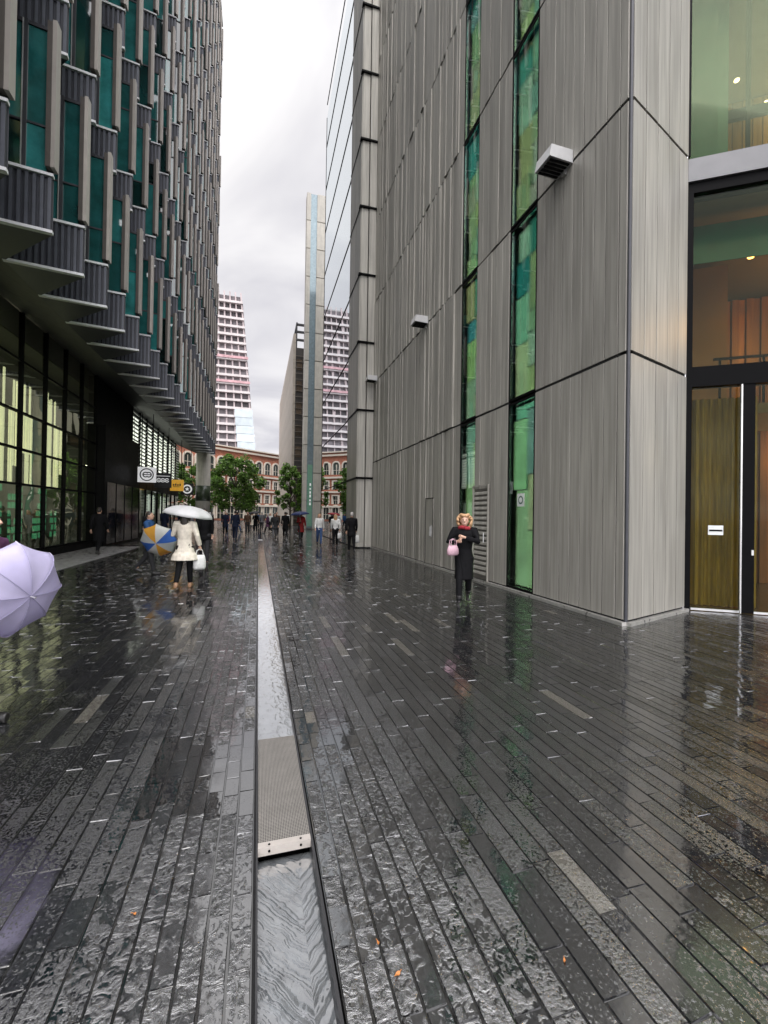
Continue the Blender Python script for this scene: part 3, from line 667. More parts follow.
def window(b, y, z0):
    b.mi = 0; jt = random.uniform(-.012, .012); zt = z0+PH-.04; zm = z0+1.16+random.choice((.9, 1.5, 2.0))
    for (a0, a1) in ((.02, .98), (1.04, 1.36)):
        for (q0, q1) in ((z0+1.165, zm-.02), (zm+.02, zt)):
            b.tone = (random.random()**1.5,)*3
            b.poly([at(y, a0, .03+jt, q0), at(y, a1, .03-jt, q0), at(y, a1, .03-jt, q1), at(y, a0, .03+jt, q1)])
    b.mi = 1; b.tone = (0, 0, 0); bx(b, y, .98, 1.04, .0, .08, z0+1.161, z0+PH-.03)
    bx(b, y, .0, 1.37, .02, .055, zm-.02, zm+.02); bx(b, y, 0, 1.37, 0, .06, z0+PH-.1, z0+PH-.03)
    b.mi = 2; bx(b, y, .96, .979, .03, .09, z0+1.17, z0+PH-.05)
    # glass on the long flank of the bay, seen from the far side
    b.mi = 0; a = Vector((XO+.0, y+.04, 0)); c = Vector((XI+.0, y+MOD-.23, 0)); dd = (c-a); nn = Vector((-dd.y, dd.x, 0)).normalized()*-.03
    p = a+dd*.1+nn; q = a+dd*.9+nn
    b.poly([(p.x, p.y, z0+1.16), (q.x, q.y, z0+1.16), (q.x, q.y, z0+PH-.05), (p.x, p.y, z0+PH-.05)])
FIN_SHADE = mat('fin_back_shade', (.10, .088, .078), .45, .25, var=.1)  # darker copy of the fin metal: its shaded side put into the colour
def fin(b, y, z0):
    b.mi = 0
    b.tone = (random.random(),)*3; q = at(y, 1.47, 0, z0)
    b.box(XO+.0, XO+.07, y-.15, y+.04, z0+1.24, z0+PH+.08)                     # blade, long side to the street
    b.mi = 1; b.tone = (0, 0, 0); b.box(XO-.085, XO-.002, y-.16, y-.02, z0+1.24, z0+PH+.04)
for (r, y, z0) in near:
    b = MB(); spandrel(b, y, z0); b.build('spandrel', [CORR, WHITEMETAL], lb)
    b = MB(); window(b, y, z0); b.build('window', [TEAL, GREYDK, SILVER], lb)
    b = MB(); fin(b, y, z0); b.build('fin', [FIN, FIN_SHADE], lb)
bs, bw, bf = MB(), MB(), MB()
for (r, y, z0) in far: spandrel(bs, y, z0); window(bw, y, z0); fin(bf, y, z0)
tag(bs.build('spandrel', [CORR, WHITEMETAL], lb), kind='stuff'); tag(bw.build('window', [TEAL, GREYDK, SILVER], lb), kind='stuff'); tag(bf.build('fin', [FIN, FIN_SHADE], lb), kind='stuff')
b = MB(); b.box(-30, XI-.05, 3.0, YEND, Z0+.9, Z0+PH*NR+.6); b.box(XI-.04, XO-.3, YEND-.2, YEND, Z0+.1, Z0+PH*NR); b.build('core', GREYDK, lb)
# soffit rising to the lobby glass
b = MB()
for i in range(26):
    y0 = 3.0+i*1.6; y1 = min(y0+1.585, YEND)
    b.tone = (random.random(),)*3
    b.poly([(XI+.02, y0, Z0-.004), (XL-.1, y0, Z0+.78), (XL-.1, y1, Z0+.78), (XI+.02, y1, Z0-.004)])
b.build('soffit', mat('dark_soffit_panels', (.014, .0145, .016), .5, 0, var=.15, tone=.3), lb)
# lobby: mullions, transoms and panes
def lz(y): return Z0+.76
YL0, YL1 = 3.3, 22.5
b = MB()
ny = 12
for i in range(ny+1):
    y = YL0+i*1.6; b.box(XL-.06, XL+.07, y-.03, y+.03, .3, 7.82)
for z in (.32, 2.45, 3.55, 4.7, 6.3): b.box(XL-.05, XL+.045, YL0, YL1, z-.035, z+.035)
b.box(XL-.1, XL+.12, YL0, 28.3, -.02, .28); b.build('glazing_frame', DARK, lb)
for i in range(ny):
    y = YL0+i*1.6
    for (z0, z1) in ((.355, 2.415), (2.485, 3.515), (3.585, 4.665), (4.735, 6.265), (6.335, 7.8)):
        b = MB(); j = random.uniform(-.008, .008)
        b.poly([(XL+j, y+.03, z0), (XL-j, y+1.57, z0), (XL-j, y+1.57, z1), (XL+j, y+.03, z1)]); b.build('lobby_pane', LOBBYG, lb)
# lobby inside
b = MB(); b.box(-15, XL-.11, 3.0, 44, -.02, .02); b.build('lobby_floor', mat('dark_lobby_floor', (.07, .07, .065), .2, var=.1), lb)
b = MB(); b.box(-15.2, -15, 3.0, 44, 0, 8.2); b.box(-15, XL-.2, 2.8, 3.0, 0, 8.2); b.box(-15, XL-.2, YEND-.2, YEND, 0, 8.2); b.build('lobby_wall', mat('lobby_plaster', (.24, .25, .20), .7, var=.15), lb)
b = MB()
for y in (8.4, 13.2, 18.0, 22.8, 33, 39): b.tube([(-9.4, y, 0), (-9.4, y, 8.2)], .28, n=20)
b.smooth = True; b.build('lobby_column', STONE, lb)
for (x, y, z, e) in ((-11, 10, 7.3, 260), (-11, 17, 7.3, 320), (-11, 21.5, 7.3, 260), (-10.5, 33, 4.6, 260), (-10.5, 39, 4.6, 200)):
    b = MB(); b.box(x-.6, x+.6, y-.08, y+.08, z, z+.05); b.build('ceiling_lamp', mat('lobby_tube', (1, 1, .8), .5, emit=(1, .93, .62), estr=9), lb)
# self-glowing slats and green panels, added for bright patches behind the lobby glass
glow_slat_m = mat('pale_glow_slat', (.80, .74, .48), .7, var=.2, scale=2, tone=.25, emit=(1, .93, .62), estr=.85); grn = mat('green_glow_panel', (.10, .42, .24), .3, var=.3, scale=2, tone=.4, emit=(.16, .62, .34), estr=.35)
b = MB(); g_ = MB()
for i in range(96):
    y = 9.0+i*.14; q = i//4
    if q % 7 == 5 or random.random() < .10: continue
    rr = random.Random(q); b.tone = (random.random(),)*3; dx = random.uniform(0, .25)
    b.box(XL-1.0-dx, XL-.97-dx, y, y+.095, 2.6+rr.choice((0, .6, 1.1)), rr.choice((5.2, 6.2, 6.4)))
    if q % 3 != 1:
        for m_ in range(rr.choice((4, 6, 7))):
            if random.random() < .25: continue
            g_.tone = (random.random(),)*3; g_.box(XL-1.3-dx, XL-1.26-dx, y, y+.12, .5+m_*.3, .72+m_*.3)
b.build('lobby_glow_slat', glow_slat_m, lb); g_.build('lobby_glow_panel', grn, lb)
b = MB(); b.box(-15, XL-.08, 3.0, YEND, 7.0, 7.05); b.build('lobby_ceiling', mat('lobby_ceiling_dark', (.05, .05, .045), .7, var=.1), lb)
# black portal and shop fronts
b = MB(); b.box(XL-.3, XL+.42, 22.53, 28.3, .0, 5.6); b.box(XL-.29, XL+.05, 22.54, 28.29, 5.601, 7.79); b.build('entrance_portal', DARK, lb)
b = MB()
for i in range(4): b.box(XL+.425, XL+.45, 22.8+i*1.4, 24.0+i*1.4, .1, 3.0)
b.build('portal_door', mat('black_glass', (.01, .01, .011), .06, var=.1, ior=1.5), lb)
for i in range(9):
    y = 28.35+i*1.72
    b = MB(); b.box(XL-.06, XL+.06, y-.04, y+.04, 0, 7.8); b.box(XL-.05, XL+.05, y+.04, y+1.68, 3.1, 4.15); b.box(XL-.05, XL+.05, y+.04, y+1.68, 0, .3); b.build('shop_frame', DARK, lb)
    b = MB(); b.poly([(XL, y+.04, .3), (XL, y+1.68, .3), (XL, y+1.68, 3.1), (XL, y+.04, 3.1)]); b.build('shop_window', SHOPG, lb)
    b = MB()
    for j in range(15): b.box(XL-.02, XL+.03, y+.06, y+1.66, 4.25+j*.235, 4.34+j*.235)
    b.build('slatted_screen', mat('white_slat_paint', (.62, .64, .64), .45, var=.08), lb)
    b = MB(); b.box(XL-.3, XL-.28, y+.1, y+1.62, 4.25, 7.5)  # glowing panels added behind the slats to brighten them
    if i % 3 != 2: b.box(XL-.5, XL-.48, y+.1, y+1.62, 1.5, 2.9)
    b.build('shop_glow_panel', mat('shop_glow_face', (.6, .6, .5), .6, var=.4, scale=1.2, emit=(.95, 1, .86), estr=.75), lb)
    if i % 2 == 0:
        b = MB()
        for j in range(7): b.box(XL-.25, XL-.2, y+.1, y+1.6, 1.55+j*.2, 1.65+j*.2)
        b.build('window_blind', MATS['white_slat_paint'], lb)
b = MB(); b.tube([(-4.95, 43.0, 0), (-4.95, 43.0, 7.1)], .62, n=28); b.smooth = True; b.build('corner_column', STONE, lb)
b = MB(); b.tube([(-4.95, 43.0, 2.7), (-4.95, 43.0, 4.1)], .64, n=28); b.smooth = True; b.build('column_band', mat('dark_green_band', (.05, .07, .04), .3, var=.2), lb)
b = MB(); b.box(-30, XO, 3.0, YEND, Z0+PH*NR+.61, Z0+PH*NR+.8); b.build('roof', CONC, lb)
# pale granite apron in front of the lobby glass
b = MB(); b.box(XL+.13, XL+1.95, 9, 22.4, -.02, .022); tag(b.build('pavement', mat('wet_pale_granite', (.48, .47, .47), .16, var=.15, scale=5, bump=.02, bscale=40)), kind='structure')

# hanging signs under the soffit
def ring(b, cx, cz, r0, r1, y, n=28, a0=0, a1=2*math.pi):
    for i in range(n):
        p, q = a0+(a1-a0)*i/n, a0+(a1-a0)*(i+1)/n
        b.poly([(cx+r1*math.cos(p), y, cz+r1*math.sin(p)), (cx+r1*math.cos(q), y, cz+r1*math.sin(q)), (cx+r0*math.cos(q), y, cz+r0*math.sin(q)), (cx+r0*math.cos(p), y, cz+r0*math.sin(p))])
def hang_sign(label, x, y, z, w, h, board, art):
    s = thing('hanging_sign', label, 'sign', (x, y, z), 0, 'shop signs hanging under the overhang')
    b = MB(); b.box(-w/2, w/2, -.06, .06, -h/2, h/2); b.build('sign_board', board, s)
    b = MB(); b.tube([(-w*.3, 0, h/2), (-w*.3, 0, 7.15-z)], .02, n=6); b.tube([(w*.3, 0, h/2), (w*.3, 0, 7.15-z)], .02, n=6); b.build('hanger', DARK, s)
    art(s); return s
WS = mat('white_sign_face', (.8, .8, .8), .4, emit=(1, 1, 1), estr=.25); YS = mat('amber_sign_face', (.75, .42, .05), .4, emit=(1, .5, .05), estr=.2); INK = mat('black_sign_ink', (.01, .01, .01), .5)
def art1(s):
    b = MB(); ring(b, 0, 0, .30, .36, -.063); ring(b, -.06, .0, .10, .16, -.064, a0=.6, a1=5.6); ring(b, .10, .0, .10, .16, -.065, a0=-2.4, a1=2.4); b.box(-.2, .22, -.067, -.062, -.025, .025); b.build('emblem', INK, s)
def art2(s):
    b = MB(); b.box(-.42, .42, -.066, -.061, .26, .29); [ring(b, -.24+.24*i, 0, .09, .135, -.063, a0=.5, a1=6.0) for i in range(3)]; [b.box(-.3+.24*i, -.18+.24*i, -.066, -.061, -.025, .02) for i in range(3)]; b.build('emblem', WS, s)
def art3(s):
    b = MB(); b.box(-.25, .2, -.064, -.061, -.13, -.09); [b.box(-.27+.15*i, -.17+.15*i, -.064, -.061, -.04, .13 if i % 2 else .09) for i in range(4)]; b.build('lettering', INK, s)
def art4(s):
    b = MB(); ring(b, 0, 0, .27, .40, -.063)
    pts = []
    for i in range(10):
        r = .20 if i % 2 == 0 else .085; a = math.pi/2+i*math.pi/5; pts.append((r*math.cos(a), -.063, r*math.sin(a)))
    for i in range(10): b.poly([(0, -.063, 0), pts[i], pts[(i+1) % 10]])
    b.build('emblem', YS if False else WS, s)
hang_sign('square white sign with a black round swirl emblem under the overhang', -6.05, 27, 3.72, .92, .85, WS, art1)
hang_sign('black sign with three pale rings under a pale line, beside the white sign', -6.0, 31, 3.70, 1.0, .95, INK, art2)
hang_sign('small amber sign with black lettering hanging beyond the black ring sign', -6.0, 36, 3.68, .95, .85, YS, art3)
hang_sign('black sign with a pale star inside a ring, farthest along the overhang', -6.0, 41, 3.66, 1.0, 1.0, INK, art4)

# ------------------------------------------------------------------ distant buildings
# slim stone and glass tower at the end of the right-hand row
st = thing('slim_stone_tower', 'slim pale stone tower with a vertical glass strip behind the mirror glass wing', 'tower')
for k in range(12):
    z0, z1 = k*3.05+.03, (k+1)*3.05-.06
    b = MB(); b.tone = (random.random(),)*3; b.box(4.55, 4.98, 47, 47.3, z0, z1); b.box(5.66, 7.6, 47, 47.3, z0, z1); b.box(4.55, 4.70, 47.31, 48.2, z0, z1); b.build('stone_panel', STONE, st)
b = MB(); b.box(4.985, 5.655, 47.08, 47.12, .1, 36.5); b.build('glass_strip', mat('pale_blue_glass', (.28, .36, .40), .08, .2, var=.2, tone=.3), st)
b = MB(); b.box(5.06, 5.58, 47.05, 47.078, .3, 7.0); b.build('banner', mat('green_banner', (.20, .42, .30), .5, var=.1), st)
b = MB(); [b.box(5.30, 5.44, 47.044, 47.048, 2.6+.42*i, 2.6+.42*i+(.28, .2, .3, .24, .18, .28)[i]) for i in range(6)]; b.build('lettering', WS, st)
b = MB(); b.prism([(4.6, 47.32), (14, 47.32), (14, 58), (6.5, 58), (4.6, 48.2)], 0, 36.4); b.build('tower_body', STONE, st)
# dark office behind it with a stone flank
dt = thing('dark_office_tower', 'dark louvred office tower with a pale flank and open frame on its roof', 'tower')
b = MB()
for k in range(22): b.tone = (random.random(),)*3; b.box(4.27, 4.6, 60.02, 100, k*1.2+.02, k*1.2+1.18)
b.build('flank_wall', mat('fawn_stone', (.40, .36, .31), .65, var=.1, scale=1, tone=.06), dt)
b = MB(); b.box(4.61, 16, 60.1, 100, 0, 24.5); b.build('tower_body', mat('dark_brown_wall', (.035, .03, .027), .5, var=.3, scale=.7), dt)
for k in range(8):
    b = MB()
    for i in range(7): b.tone = (random.random(),)*3; b.box(4.75+i*.9, 5.5+i*.9, 60.02, 60.09, .4+k*3, 1.9+k*3)
    b.build('window_band', mat('bronze_window_glass', (.09, .065, .045), .1, var=.4, tone=.7), dt)
b = MB()
for k in range(30): b.box(4.62, 16, 59.9, 60.0, .1+k*.8, .16+k*.8)
b.build('louvre', mat('louvre_blades', (.16, .14, .12), .4, .3), dt)
b = MB()
for i in range(9): b.box(4.61+i*1.3, 4.78+i*1.3, 60.1, 60.3, 24.5, 27.9)
for z in (25.5, 26.6, 27.6): b.box(4.61, 16, 60.05, 60.35, z, z+.25)
for i in range(12): b.box(4.61, 4.78, 62+i*3, 62.2+i*3, 24.5, 27.9)
b.box(4.60, 4.80, 60, 100, 27.65, 27.95); b.build('roof_frame', GREYDK, dt)
# red brick block with arched windows across the far street
bl = Vector((-6.59, 100.0)); br = Vector((5.21, 110.0)); bdv = (br-bl).normalized(); BD = (bdv.x, bdv.y)
BO = (bl.x-bdv.x*31.2, bl.y-bdv.y*31.2, 0)
bb = thing('brick_building', 'red brick building with cream arched windows across the end of the street', 'building')
BRK = mat('red_brick', (.50, .20, .13), .8, var=.22, scale=2.2); CRM = mat('cream_stone_trim', (.80, .72, .61), .7, var=.1)
b = MB(); b.obox(BO, BD, 0, 52, .35, 12, 0, 16.0); b.build('wall', BRK, bb)
b = MB()
for z in (3.2, 6.6, 10.0, 15.2): b.obox(BO, BD, -.2, 52.2, -.12, .349, z, z+.42)
b.obox(BO, BD, -.3, 52.3, -.3, .6, 16.0, 16.25); b.build('cornice', CRM, bb)
BN = (-BD[1], BD[0])
def bp(a, n_, z): return (BO[0]+BD[0]*a+BN[0]*n_, BO[1]+BD[1]*a+BN[1]*n_, z)
wg = mat('old_window_glass', (.05, .065, .06), .1, var=.4, tone=.5)
for i in range(20):
    for fl, (z0, zs, hw) in enumerate(((.4, 2.7, .85), (4.0, 5.9, .62), (7.4, 9.3, .62), (10.9, 12.9, .8))):
        a = 1.3+i*2.58; w = thing('window', None, None); w.parent = bb
        arch = fl in (0, 3)
        def outline(h, zt, r):
            p = [(a-h, z0), (a+h, z0)]
            if arch: p += [(a+r*math.cos(t*math.pi/8), zt+r*math.sin(t*math.pi/8)) for t in range(9)]
            else: p += [(a+h, zt), (a-h, zt)]
            return p
        inn, outp = outline(hw, zs, hw), outline(hw+.33, zs+(0 if arch else .3), hw+.33)
        f = MB()
        for q in range(1, len(inn)):
            r_ = (q+1) % len(inn)
            f.poly([bp(inn[q][0], .05, inn[q][1]), bp(outp[q][0], .05, outp[q][1]), bp(outp[r_][0], .05, outp[r_][1]), bp(inn[r_][0], .05, inn[r_][1])])
            f.poly([bp(inn[q][0], .05, inn[q][1]), bp(inn[r_][0], .05, inn[r_][1]), bp(inn[r_][0], .34, inn[r_][1]), bp(inn[q][0], .34, inn[q][1])])
            f.poly([bp(outp[q][0], .05, outp[q][1]), bp(outp[q][0], .34, outp[q][1]), bp(outp[r_][0], .34, outp[r_][1]), bp(outp[r_][0], .05, outp[r_][1])])
        f.obox(BO, BD, a-.04, a+.04, .2, .26, z0, zs+.3); f.obox(BO, BD, a-hw, a+hw, .2, .26, (z0+zs)/2-.04, (z0+zs)/2+.04)
        f.build('frame', CRM, w)
        g_ = MB(); g_.tone = (random.random(),)*3; g_.poly([bp(p[0], .3, p[1]) for p in inn]); g_.build('pane', wg, w)
# unfinished high-rise
hr = thing('unfinished_skyscraper', 'tapering unfinished skyscraper of bare concrete floors far behind the brick building', 'skyscraper')
NF, FH = 27, 5.4
slab_m = mat('bare_floor_slab', (.62, .57, .56), .8, var=.15, scale=.2); voidm = mat('open_floor_void', (.20, .18, .19), .8, var=.4, scale=.25, tone=.5)
def hx(z): u = z/150; return (-70+18*u, -.0+1-14*u)
for k in range(NF):
    z = k*FH; x0, x1 = hx(z)
    b = MB(); b.box(x0, x1, 300, 340, z, z+1.5); b.build('floor_slab', slab_m, hr)
    b = MB(); b.tone = (random.random(),)*3; b.box(x0+1.5, x1-1.5, 302.5, 338, z+1.501, z+FH-.001); b.build('floor_void', voidm, hr)
b = MB()
for i in range(12):
    x = lambda z: hx(z)[0]+1+(hx(z)[1]-hx(z)[0]-2)*i/11
    b.hexa([(x(0)-.45, 301, 0), (x(0)+.45, 301, 0), (x(0)+.45, 302, 0), (x(0)-.45, 302, 0), (x(145)-.45, 301, 148), (x(145)+.45, 301, 148), (x(145)+.45, 302, 148), (x(145)-.45, 302, 148)])
b.build('column_frame', mat('red_oxide_steel', (.50, .42, .42), .7, var=.2, scale=.3), hr)
b = MB()
for k in (16, 19): z = k*FH; x0, x1 = hx(z); b.box(x0-.4, x1+.5, 299.3, 299.6, z+1.0, z+2.6)
b.build('safety_net', mat('pink_netting', (.56, .34, .36), .8, var=.3, scale=.4), hr)
b = MB(); 
for k in range(13):
    z = k*FH; x0, x1 = hx(z); b.tone = (random.random(),)*3; b.box(x1-11-k*.0, x1+.4, 299.0, 299.25, z+.1, z+FH-.1)
b.build('curtain_wall', mat('pale_curtain_glass', (.42, .47, .50), .12, .3, var=.15, scale=.3, tone=.15), hr)
b = MB(); b.box(-50, -34, 310, 330, NF*FH, NF*FH+4.5); b.build('core', CONC, hr)
# unseen cream office, added to give the lobby glass pale reflections
co_ = thing('reflection_office', 'unseen cream office with green tinted windows, added for pale reflections in the lobby glass', 'office building')
b = MB(); b.box(13, 30, 36, 76, 0, 24); b.build('wall', mat('cream_render', (.80, .75, .55), .7, var=.12, scale=1), co_)
for k in range(6):
    b = MB()
    for i in range(16): b.tone = (random.random(),)*3; b.box(12.9, 12.99, 36.5+i*2.45, 37.9+i*2.45, .6+k*3.9, 3.6+k*3.9)
    b.build('window_band', mat('green_tint_window', (.08, .24, .15), .1, var=.3, tone=.6), co_)

# ------------------------------------------------------------------ trees
LEAF = mat('plane_leaf', (.17, .30, .06), .45, var=.3, scale=1.5, tone=.8, transl=.45)
BARK = mat('grey_brown_bark', (.10, .08, .06), .85, var=.3, scale=12, bump=.1, bscale=20)
def tree(label, x, y, h, rw, trunk_h, seed, nleaf=5200, leaf=.15):
    r = np.random.default_rng(seed); t = thing('street_tree', label, 'tree', (x, y, 0), 0, 'trees at the end of the street')
    b = MB(); b.tube([(0, 0, -.05), (.03, 0, trunk_h*.6), (0, .04, trunk_h), (.05, 0, h*.82)], [.15, .115, .095, .03], n=10)
    clumps = []
    for i in range(26):
        a = i*2.399+r.random()*.6; u = (i+.5)/26; z = trunk_h+(h-trunk_h)*(.04+.9*u)
        rr = rw*(.35+.65*math.sin(math.pi*min(1, .22+.72*u))**.8)*r.uniform(.55, 1.0)
        e = Vector((rr*math.cos(a), rr*math.sin(a), z)); s0 = Vector((0, 0, trunk_h*.85+(z-trunk_h)*.55))
        b.tube([s0, (s0+e)/2+Vector((0, 0, .12)), e], [.05, .03, .01], n=6); clumps.append((e, r.uniform(.45, .85)*rw*.42))
    b.smooth = True; b.build('trunk', BARK, t)
    cl = MB()
    for i in range(nleaf):
        c, s = clumps[int(r.integers(len(clumps)))]
        d = r.normal(0, 1, 3); d /= np.linalg.norm(d); p = Vector(c)+Vector(d)*(s*r.random()**.45)*Vector((1, 1, .75)).length/1.6
        nrm = (Vector(r.normal(0, .6, 3))+Vector(d)*.5+Vector((0, 0, .7))).normalized(); u = nrm.orthogonal().normalized(); w = nrm.cross(u)
        q = Quaternion(nrm, r.random()*6.28); u = q@u; w = q@w; sz = leaf*r.uniform(.7, 1.35)
        cl.tone = (float(r.random()),)*3
        cl.poly([p-u*sz, p-w*sz*.55+nrm*sz*.12, p+u*sz, p+w*sz*.55+nrm*sz*.12])
    cl.build('crown', LEAF, t)
tree('broad leafy green tree at the end of the street in front of the brick building', -2.4, 50.5, 8.0, 2.75, 2.0, 3, 8000, .17)
tree('slender green tree in front of the dark tower flank', 3.4, 49.0, 7.2, 1.5, 2.0, 5, 3600, .15)
tree('smaller green tree left of the broad one, half hidden by the overhang', -8.0, 56, 7.4, 2.6, 2.1, 8, 5000, .17)

# ------------------------------------------------------------------ people
SKIN = mat('skin', (.52, .31, .22), .5, var=.08, scale=20); SKIN2 = mat('light_skin', (.60, .38, .28), .5, var=.08, scale=20)
def cloth(n, c, r=.75): return mat(n, c, r, var=.18, scale=9, bump=.06, bscale=22, ior=1.22)
BLACKC = cloth('black_wool', (.006, .006, .007)); NAVY = cloth('navy_wool', (.015, .02, .042)); CREAM = cloth('cream_gabardine', (.72, .66, .56)); CHAR = cloth('charcoal_wool', (.035, .035, .038))
WHITEC = cloth('white_cotton', (.72, .72, .70)); DENIM = cloth('blue_denim', (.05, .09, .20)); REDC = cloth('red_wool', (.30, .03, .03)); BROWNC = cloth('brown_wool', (.10, .06, .04)); GREYC = cloth('grey_wool', (.17, .17, .18))
LILAC = cloth('lilac_scarf', (.42, .30, .55)); PLUM = cloth('plum_wool', (.10, .04, .09)); BLUEC = cloth('blue_anorak', (.03, .08, .20))
BLONDE = mat('blonde_hair', (.42, .25, .13), .6, var=.5, scale=25); DKHAIR = mat('dark_hair', (.02, .014, .01), .5, var=.3, scale=25); GREYH = mat('grey_hair', (.42, .40, .38), .55, var=.2, scale=25); GINGER = mat('ginger_hair', (.42, .14, .03), .55, var=.3, scale=25)
LEATHER = mat('black_leather', (.015, .014, .014), .35, var=.2); TANL = mat('tan_leather', (.32, .18, .10), .4, var=.2)
def person(label, loc, heading, height=1.72, stride=18, lead=1, coat=BLACKC, hem=.55, flare=1.15, trousers=BLACKC, shoes=LEATHER, hair=DKHAIR, hairstyle='short', skin=SKIN,
           arms=None, voxel=.014, lean=0., bare_legs=False, group=None, slim=1.0, sleeves=True, extra=None, hunch=0., boots=False):
    """heading: compass angle walked (0 = away along +Y, clockwise positive)"""
    k = height/1.74
    t = thing('person', label, 'person', loc, -rad(heading), group); t.scale = (k, k, k)
    V3 = Vector
    hipz = .90
    legs = {}
    for s in (-1, 1):
        fw = stride if s == lead else -stride; bend = 6 if s == lead else 26*min(1, stride/18)
        hp = V3((s*.085, 0, hipz)); a = rad(fw); kn = hp+V3((0, math.sin(a), -math.cos(a)))*.43; a2 = rad(fw-bend)
        an = kn+V3((0, math.sin(a2), -math.cos(a2)))*.41
        pit = 0 if s == lead else -rad(22)*min(1, stride/18)
        toe = an+V3((0, .155*math.cos(pit), -.045+.155*math.sin(pit))); legs[s] = [hp, kn, an, toe]
    low = min(min(l[2].z-.075, l[3].z-.030) for l in legs.values()); dz = -low
    for s in legs: legs[s] = [p+V3((0, 0, dz)) for p in legs[s]]
    hz = hipz+dz
    ln = math.tan(rad(lean))
    def up(x, y, z): return V3((x, y+ln*(z-.95)*1.0+hunch*max(0, z-1.3), z+dz))
    sh = {s: up(s*.175*slim, -.005, 1.43) for s in (-1, 1)}
    A = {}
    for s in (-1, 1):
        if arms and s in arms: el, wr = [up(*p) for p in arms[s]]
        else:
            sw = rad(-16 if s == lead else 16); el = sh[s]+V3((s*.05, math.sin(sw)*.27, -.27)); wr = el+V3((s*.0, math.sin(sw)*.2+.06, -.23))
        A[s] = [sh[s], el, wr]
    hd = up(0, .015, 1.615)
    b = MB()
    b.tube([up(0, 0, .86), up(0, 0, .95), up(0, 0, 1.10), up(0, .01, 1.25), up(0, 0, 1.38), up(0, -.005, 1.455), up(0, -.002, 1.50)], [.13, .155, .125, .145, .16, .10, .055], [.09, .105, .085, .10, .095, .07, .052], n=16)
    b.tube([up(0, -.005, 1.45), hd+V3((0, -.01, -.03))], [.055, .05], n=12)
    b.ell(hd, (.074, .093, .112)); b.ell(hd+V3((0, .022, -.05)), (.056, .07, .068))
    b.tube([hd+V3((0, .085, .02)), hd+V3((0, .115, -.022)), hd+V3((0, .09, -.03))], [.010, .016, .012], n=8)
    for s in (-1, 1): b.ell(hd+V3((s*.076, -.005, -.005)), (.012, .022, .032), 8, 6)
    b.ell(hd+V3((0, .083, -.066)), (.026, .014, .011), 8, 6)
    for s in (-1, 1):
        l_ = legs[s]; b.tube([l_[0]+V3((0, 0, .02)), (l_[0]*.55+l_[1]*.45), l_[1], l_[1]*.65+l_[2]*.35, l_[2]], [.088, .074, .053, .054, .036], n=12)
        b.tube([l_[2]+V3((0, -.045, -.045)), l_[2]+V3((0, .03, -.03)), l_[3]], [.032, .036, .026], n=10)
        a_ = A[s]; b.tube([a_[0], (a_[0]+a_[1])/2, a_[1], (a_[1]*.6+a_[2]*.4), a_[2]], [.052, .045, .037, .037, .026], n=10)
        # hand: palm, four unequal bent fingers, thumb from the side of the palm
        fd = (a_[2]-a_[1]).normalized(); side = fd.cross(V3((0, 1, 0)) if abs(fd.y) < .8 else V3((0, 0, 1))).normalized(); nn = side.cross(fd).normalized()
        pc = a_[2]+fd*.05
        b.tube([a_[2]-fd*.01, pc, a_[2]+fd*.09], [.024, .036, .036], [.018, .017, .014], n=10) if False else b.tube([a_[2]-fd*.01, pc, a_[2]+fd*.09], [.024, .030, .030], n=10)
        for q, (o_, L_) in enumerate(((-.027, .064), (-.009, .074), (.009, .07), (.027, .054))):
            p0 = a_[2]+fd*.082+side*o_; p1 = p0+fd*L_*.5+nn*.012; p2 = p1+fd*L_*.35+nn*.03
            b.tube([p0, p1, p2], [.0095, .009, .0075], n=6)
        th = a_[2]+fd*.03+side*-.026; b.tube([th, th+fd*.03-side*.022+nn*.012, th+fd*.062-side*.018+nn*.03], [.012, .0105, .008], n=6)
    fuse(b, 'body', skin, t, min(voxel, .011), 2)
    for s in (-1, 1):        # eyes on the face
        e = MB(); e.ell(hd+V3((s*.030, .086, .012)), (.011, .007, .0075), 8, 6); e.smooth = True; e.build('eye', mat('eye_dark', (.02, .015, .012), .2), t)
    # trousers or tights
    if trousers:
        b = MB()
        b.tube([up(0, 0, .82), up(0, 0, .92), up(0, 0, 1.02)], [.16, .172, .155], [.112, .12, .1], n=16)
        for s in (-1, 1):
            l_ = legs[s]; end = l_[2]+V3((0, 0, .03)); w = .062 if bare_legs else .066
            b.tube([l_[0]+V3((0, 0, .03)), (l_[0]*.55+l_[1]*.45), l_[1], l_[1]*.6+l_[2]*.4, end], [.102, .086, w+.006, w, .052], n=12)
        fuse(b, 'trousers', trousers, t, voxel, 4, .003 if bare_legs else .008)
    for s in (-1, 1):
        l_ = legs[s]; b = MB(); d_ = (l_[3]-l_[2]).normalized()
        b.tube([l_[2]+V3((0, -.055, -.04)), l_[2]+V3((0, .03, -.036)), l_[3]+V3((0, .02, .002))], [.044, .050, .041], [.040, .046, .034], n=12)
        b.tube([l_[2]+V3((0, -.01, -.03)), l_[2]+(l_[1]-l_[2])*.05, l_[2]+(l_[1]-l_[2])*(.30 if boots else .07)], [.047, .047, .056 if not boots else .068], n=12); fuse(b, 'shoe', shoes, t, .01, 2)
    # coat
    b = MB(); hw = flare
    zs = [hem, hem+.12, .80, .95, 1.08, 1.22, 1.36, 1.44, 1.485]
    rx = [.185*hw, .18*(1+(hw-1)*.72), .175*(1+(hw-1)*.3), .165, .145, .165, .185, .14, .075]; ry = [.15*hw, .142*(1+(hw-1)*.72), .13*(1+(hw-1)*.3), .118, .105, .122, .118, .09, .068]
    if hem > .78: zs = zs[3:]; rx = rx[3:]; ry = ry[3:]; zs[0] = hem
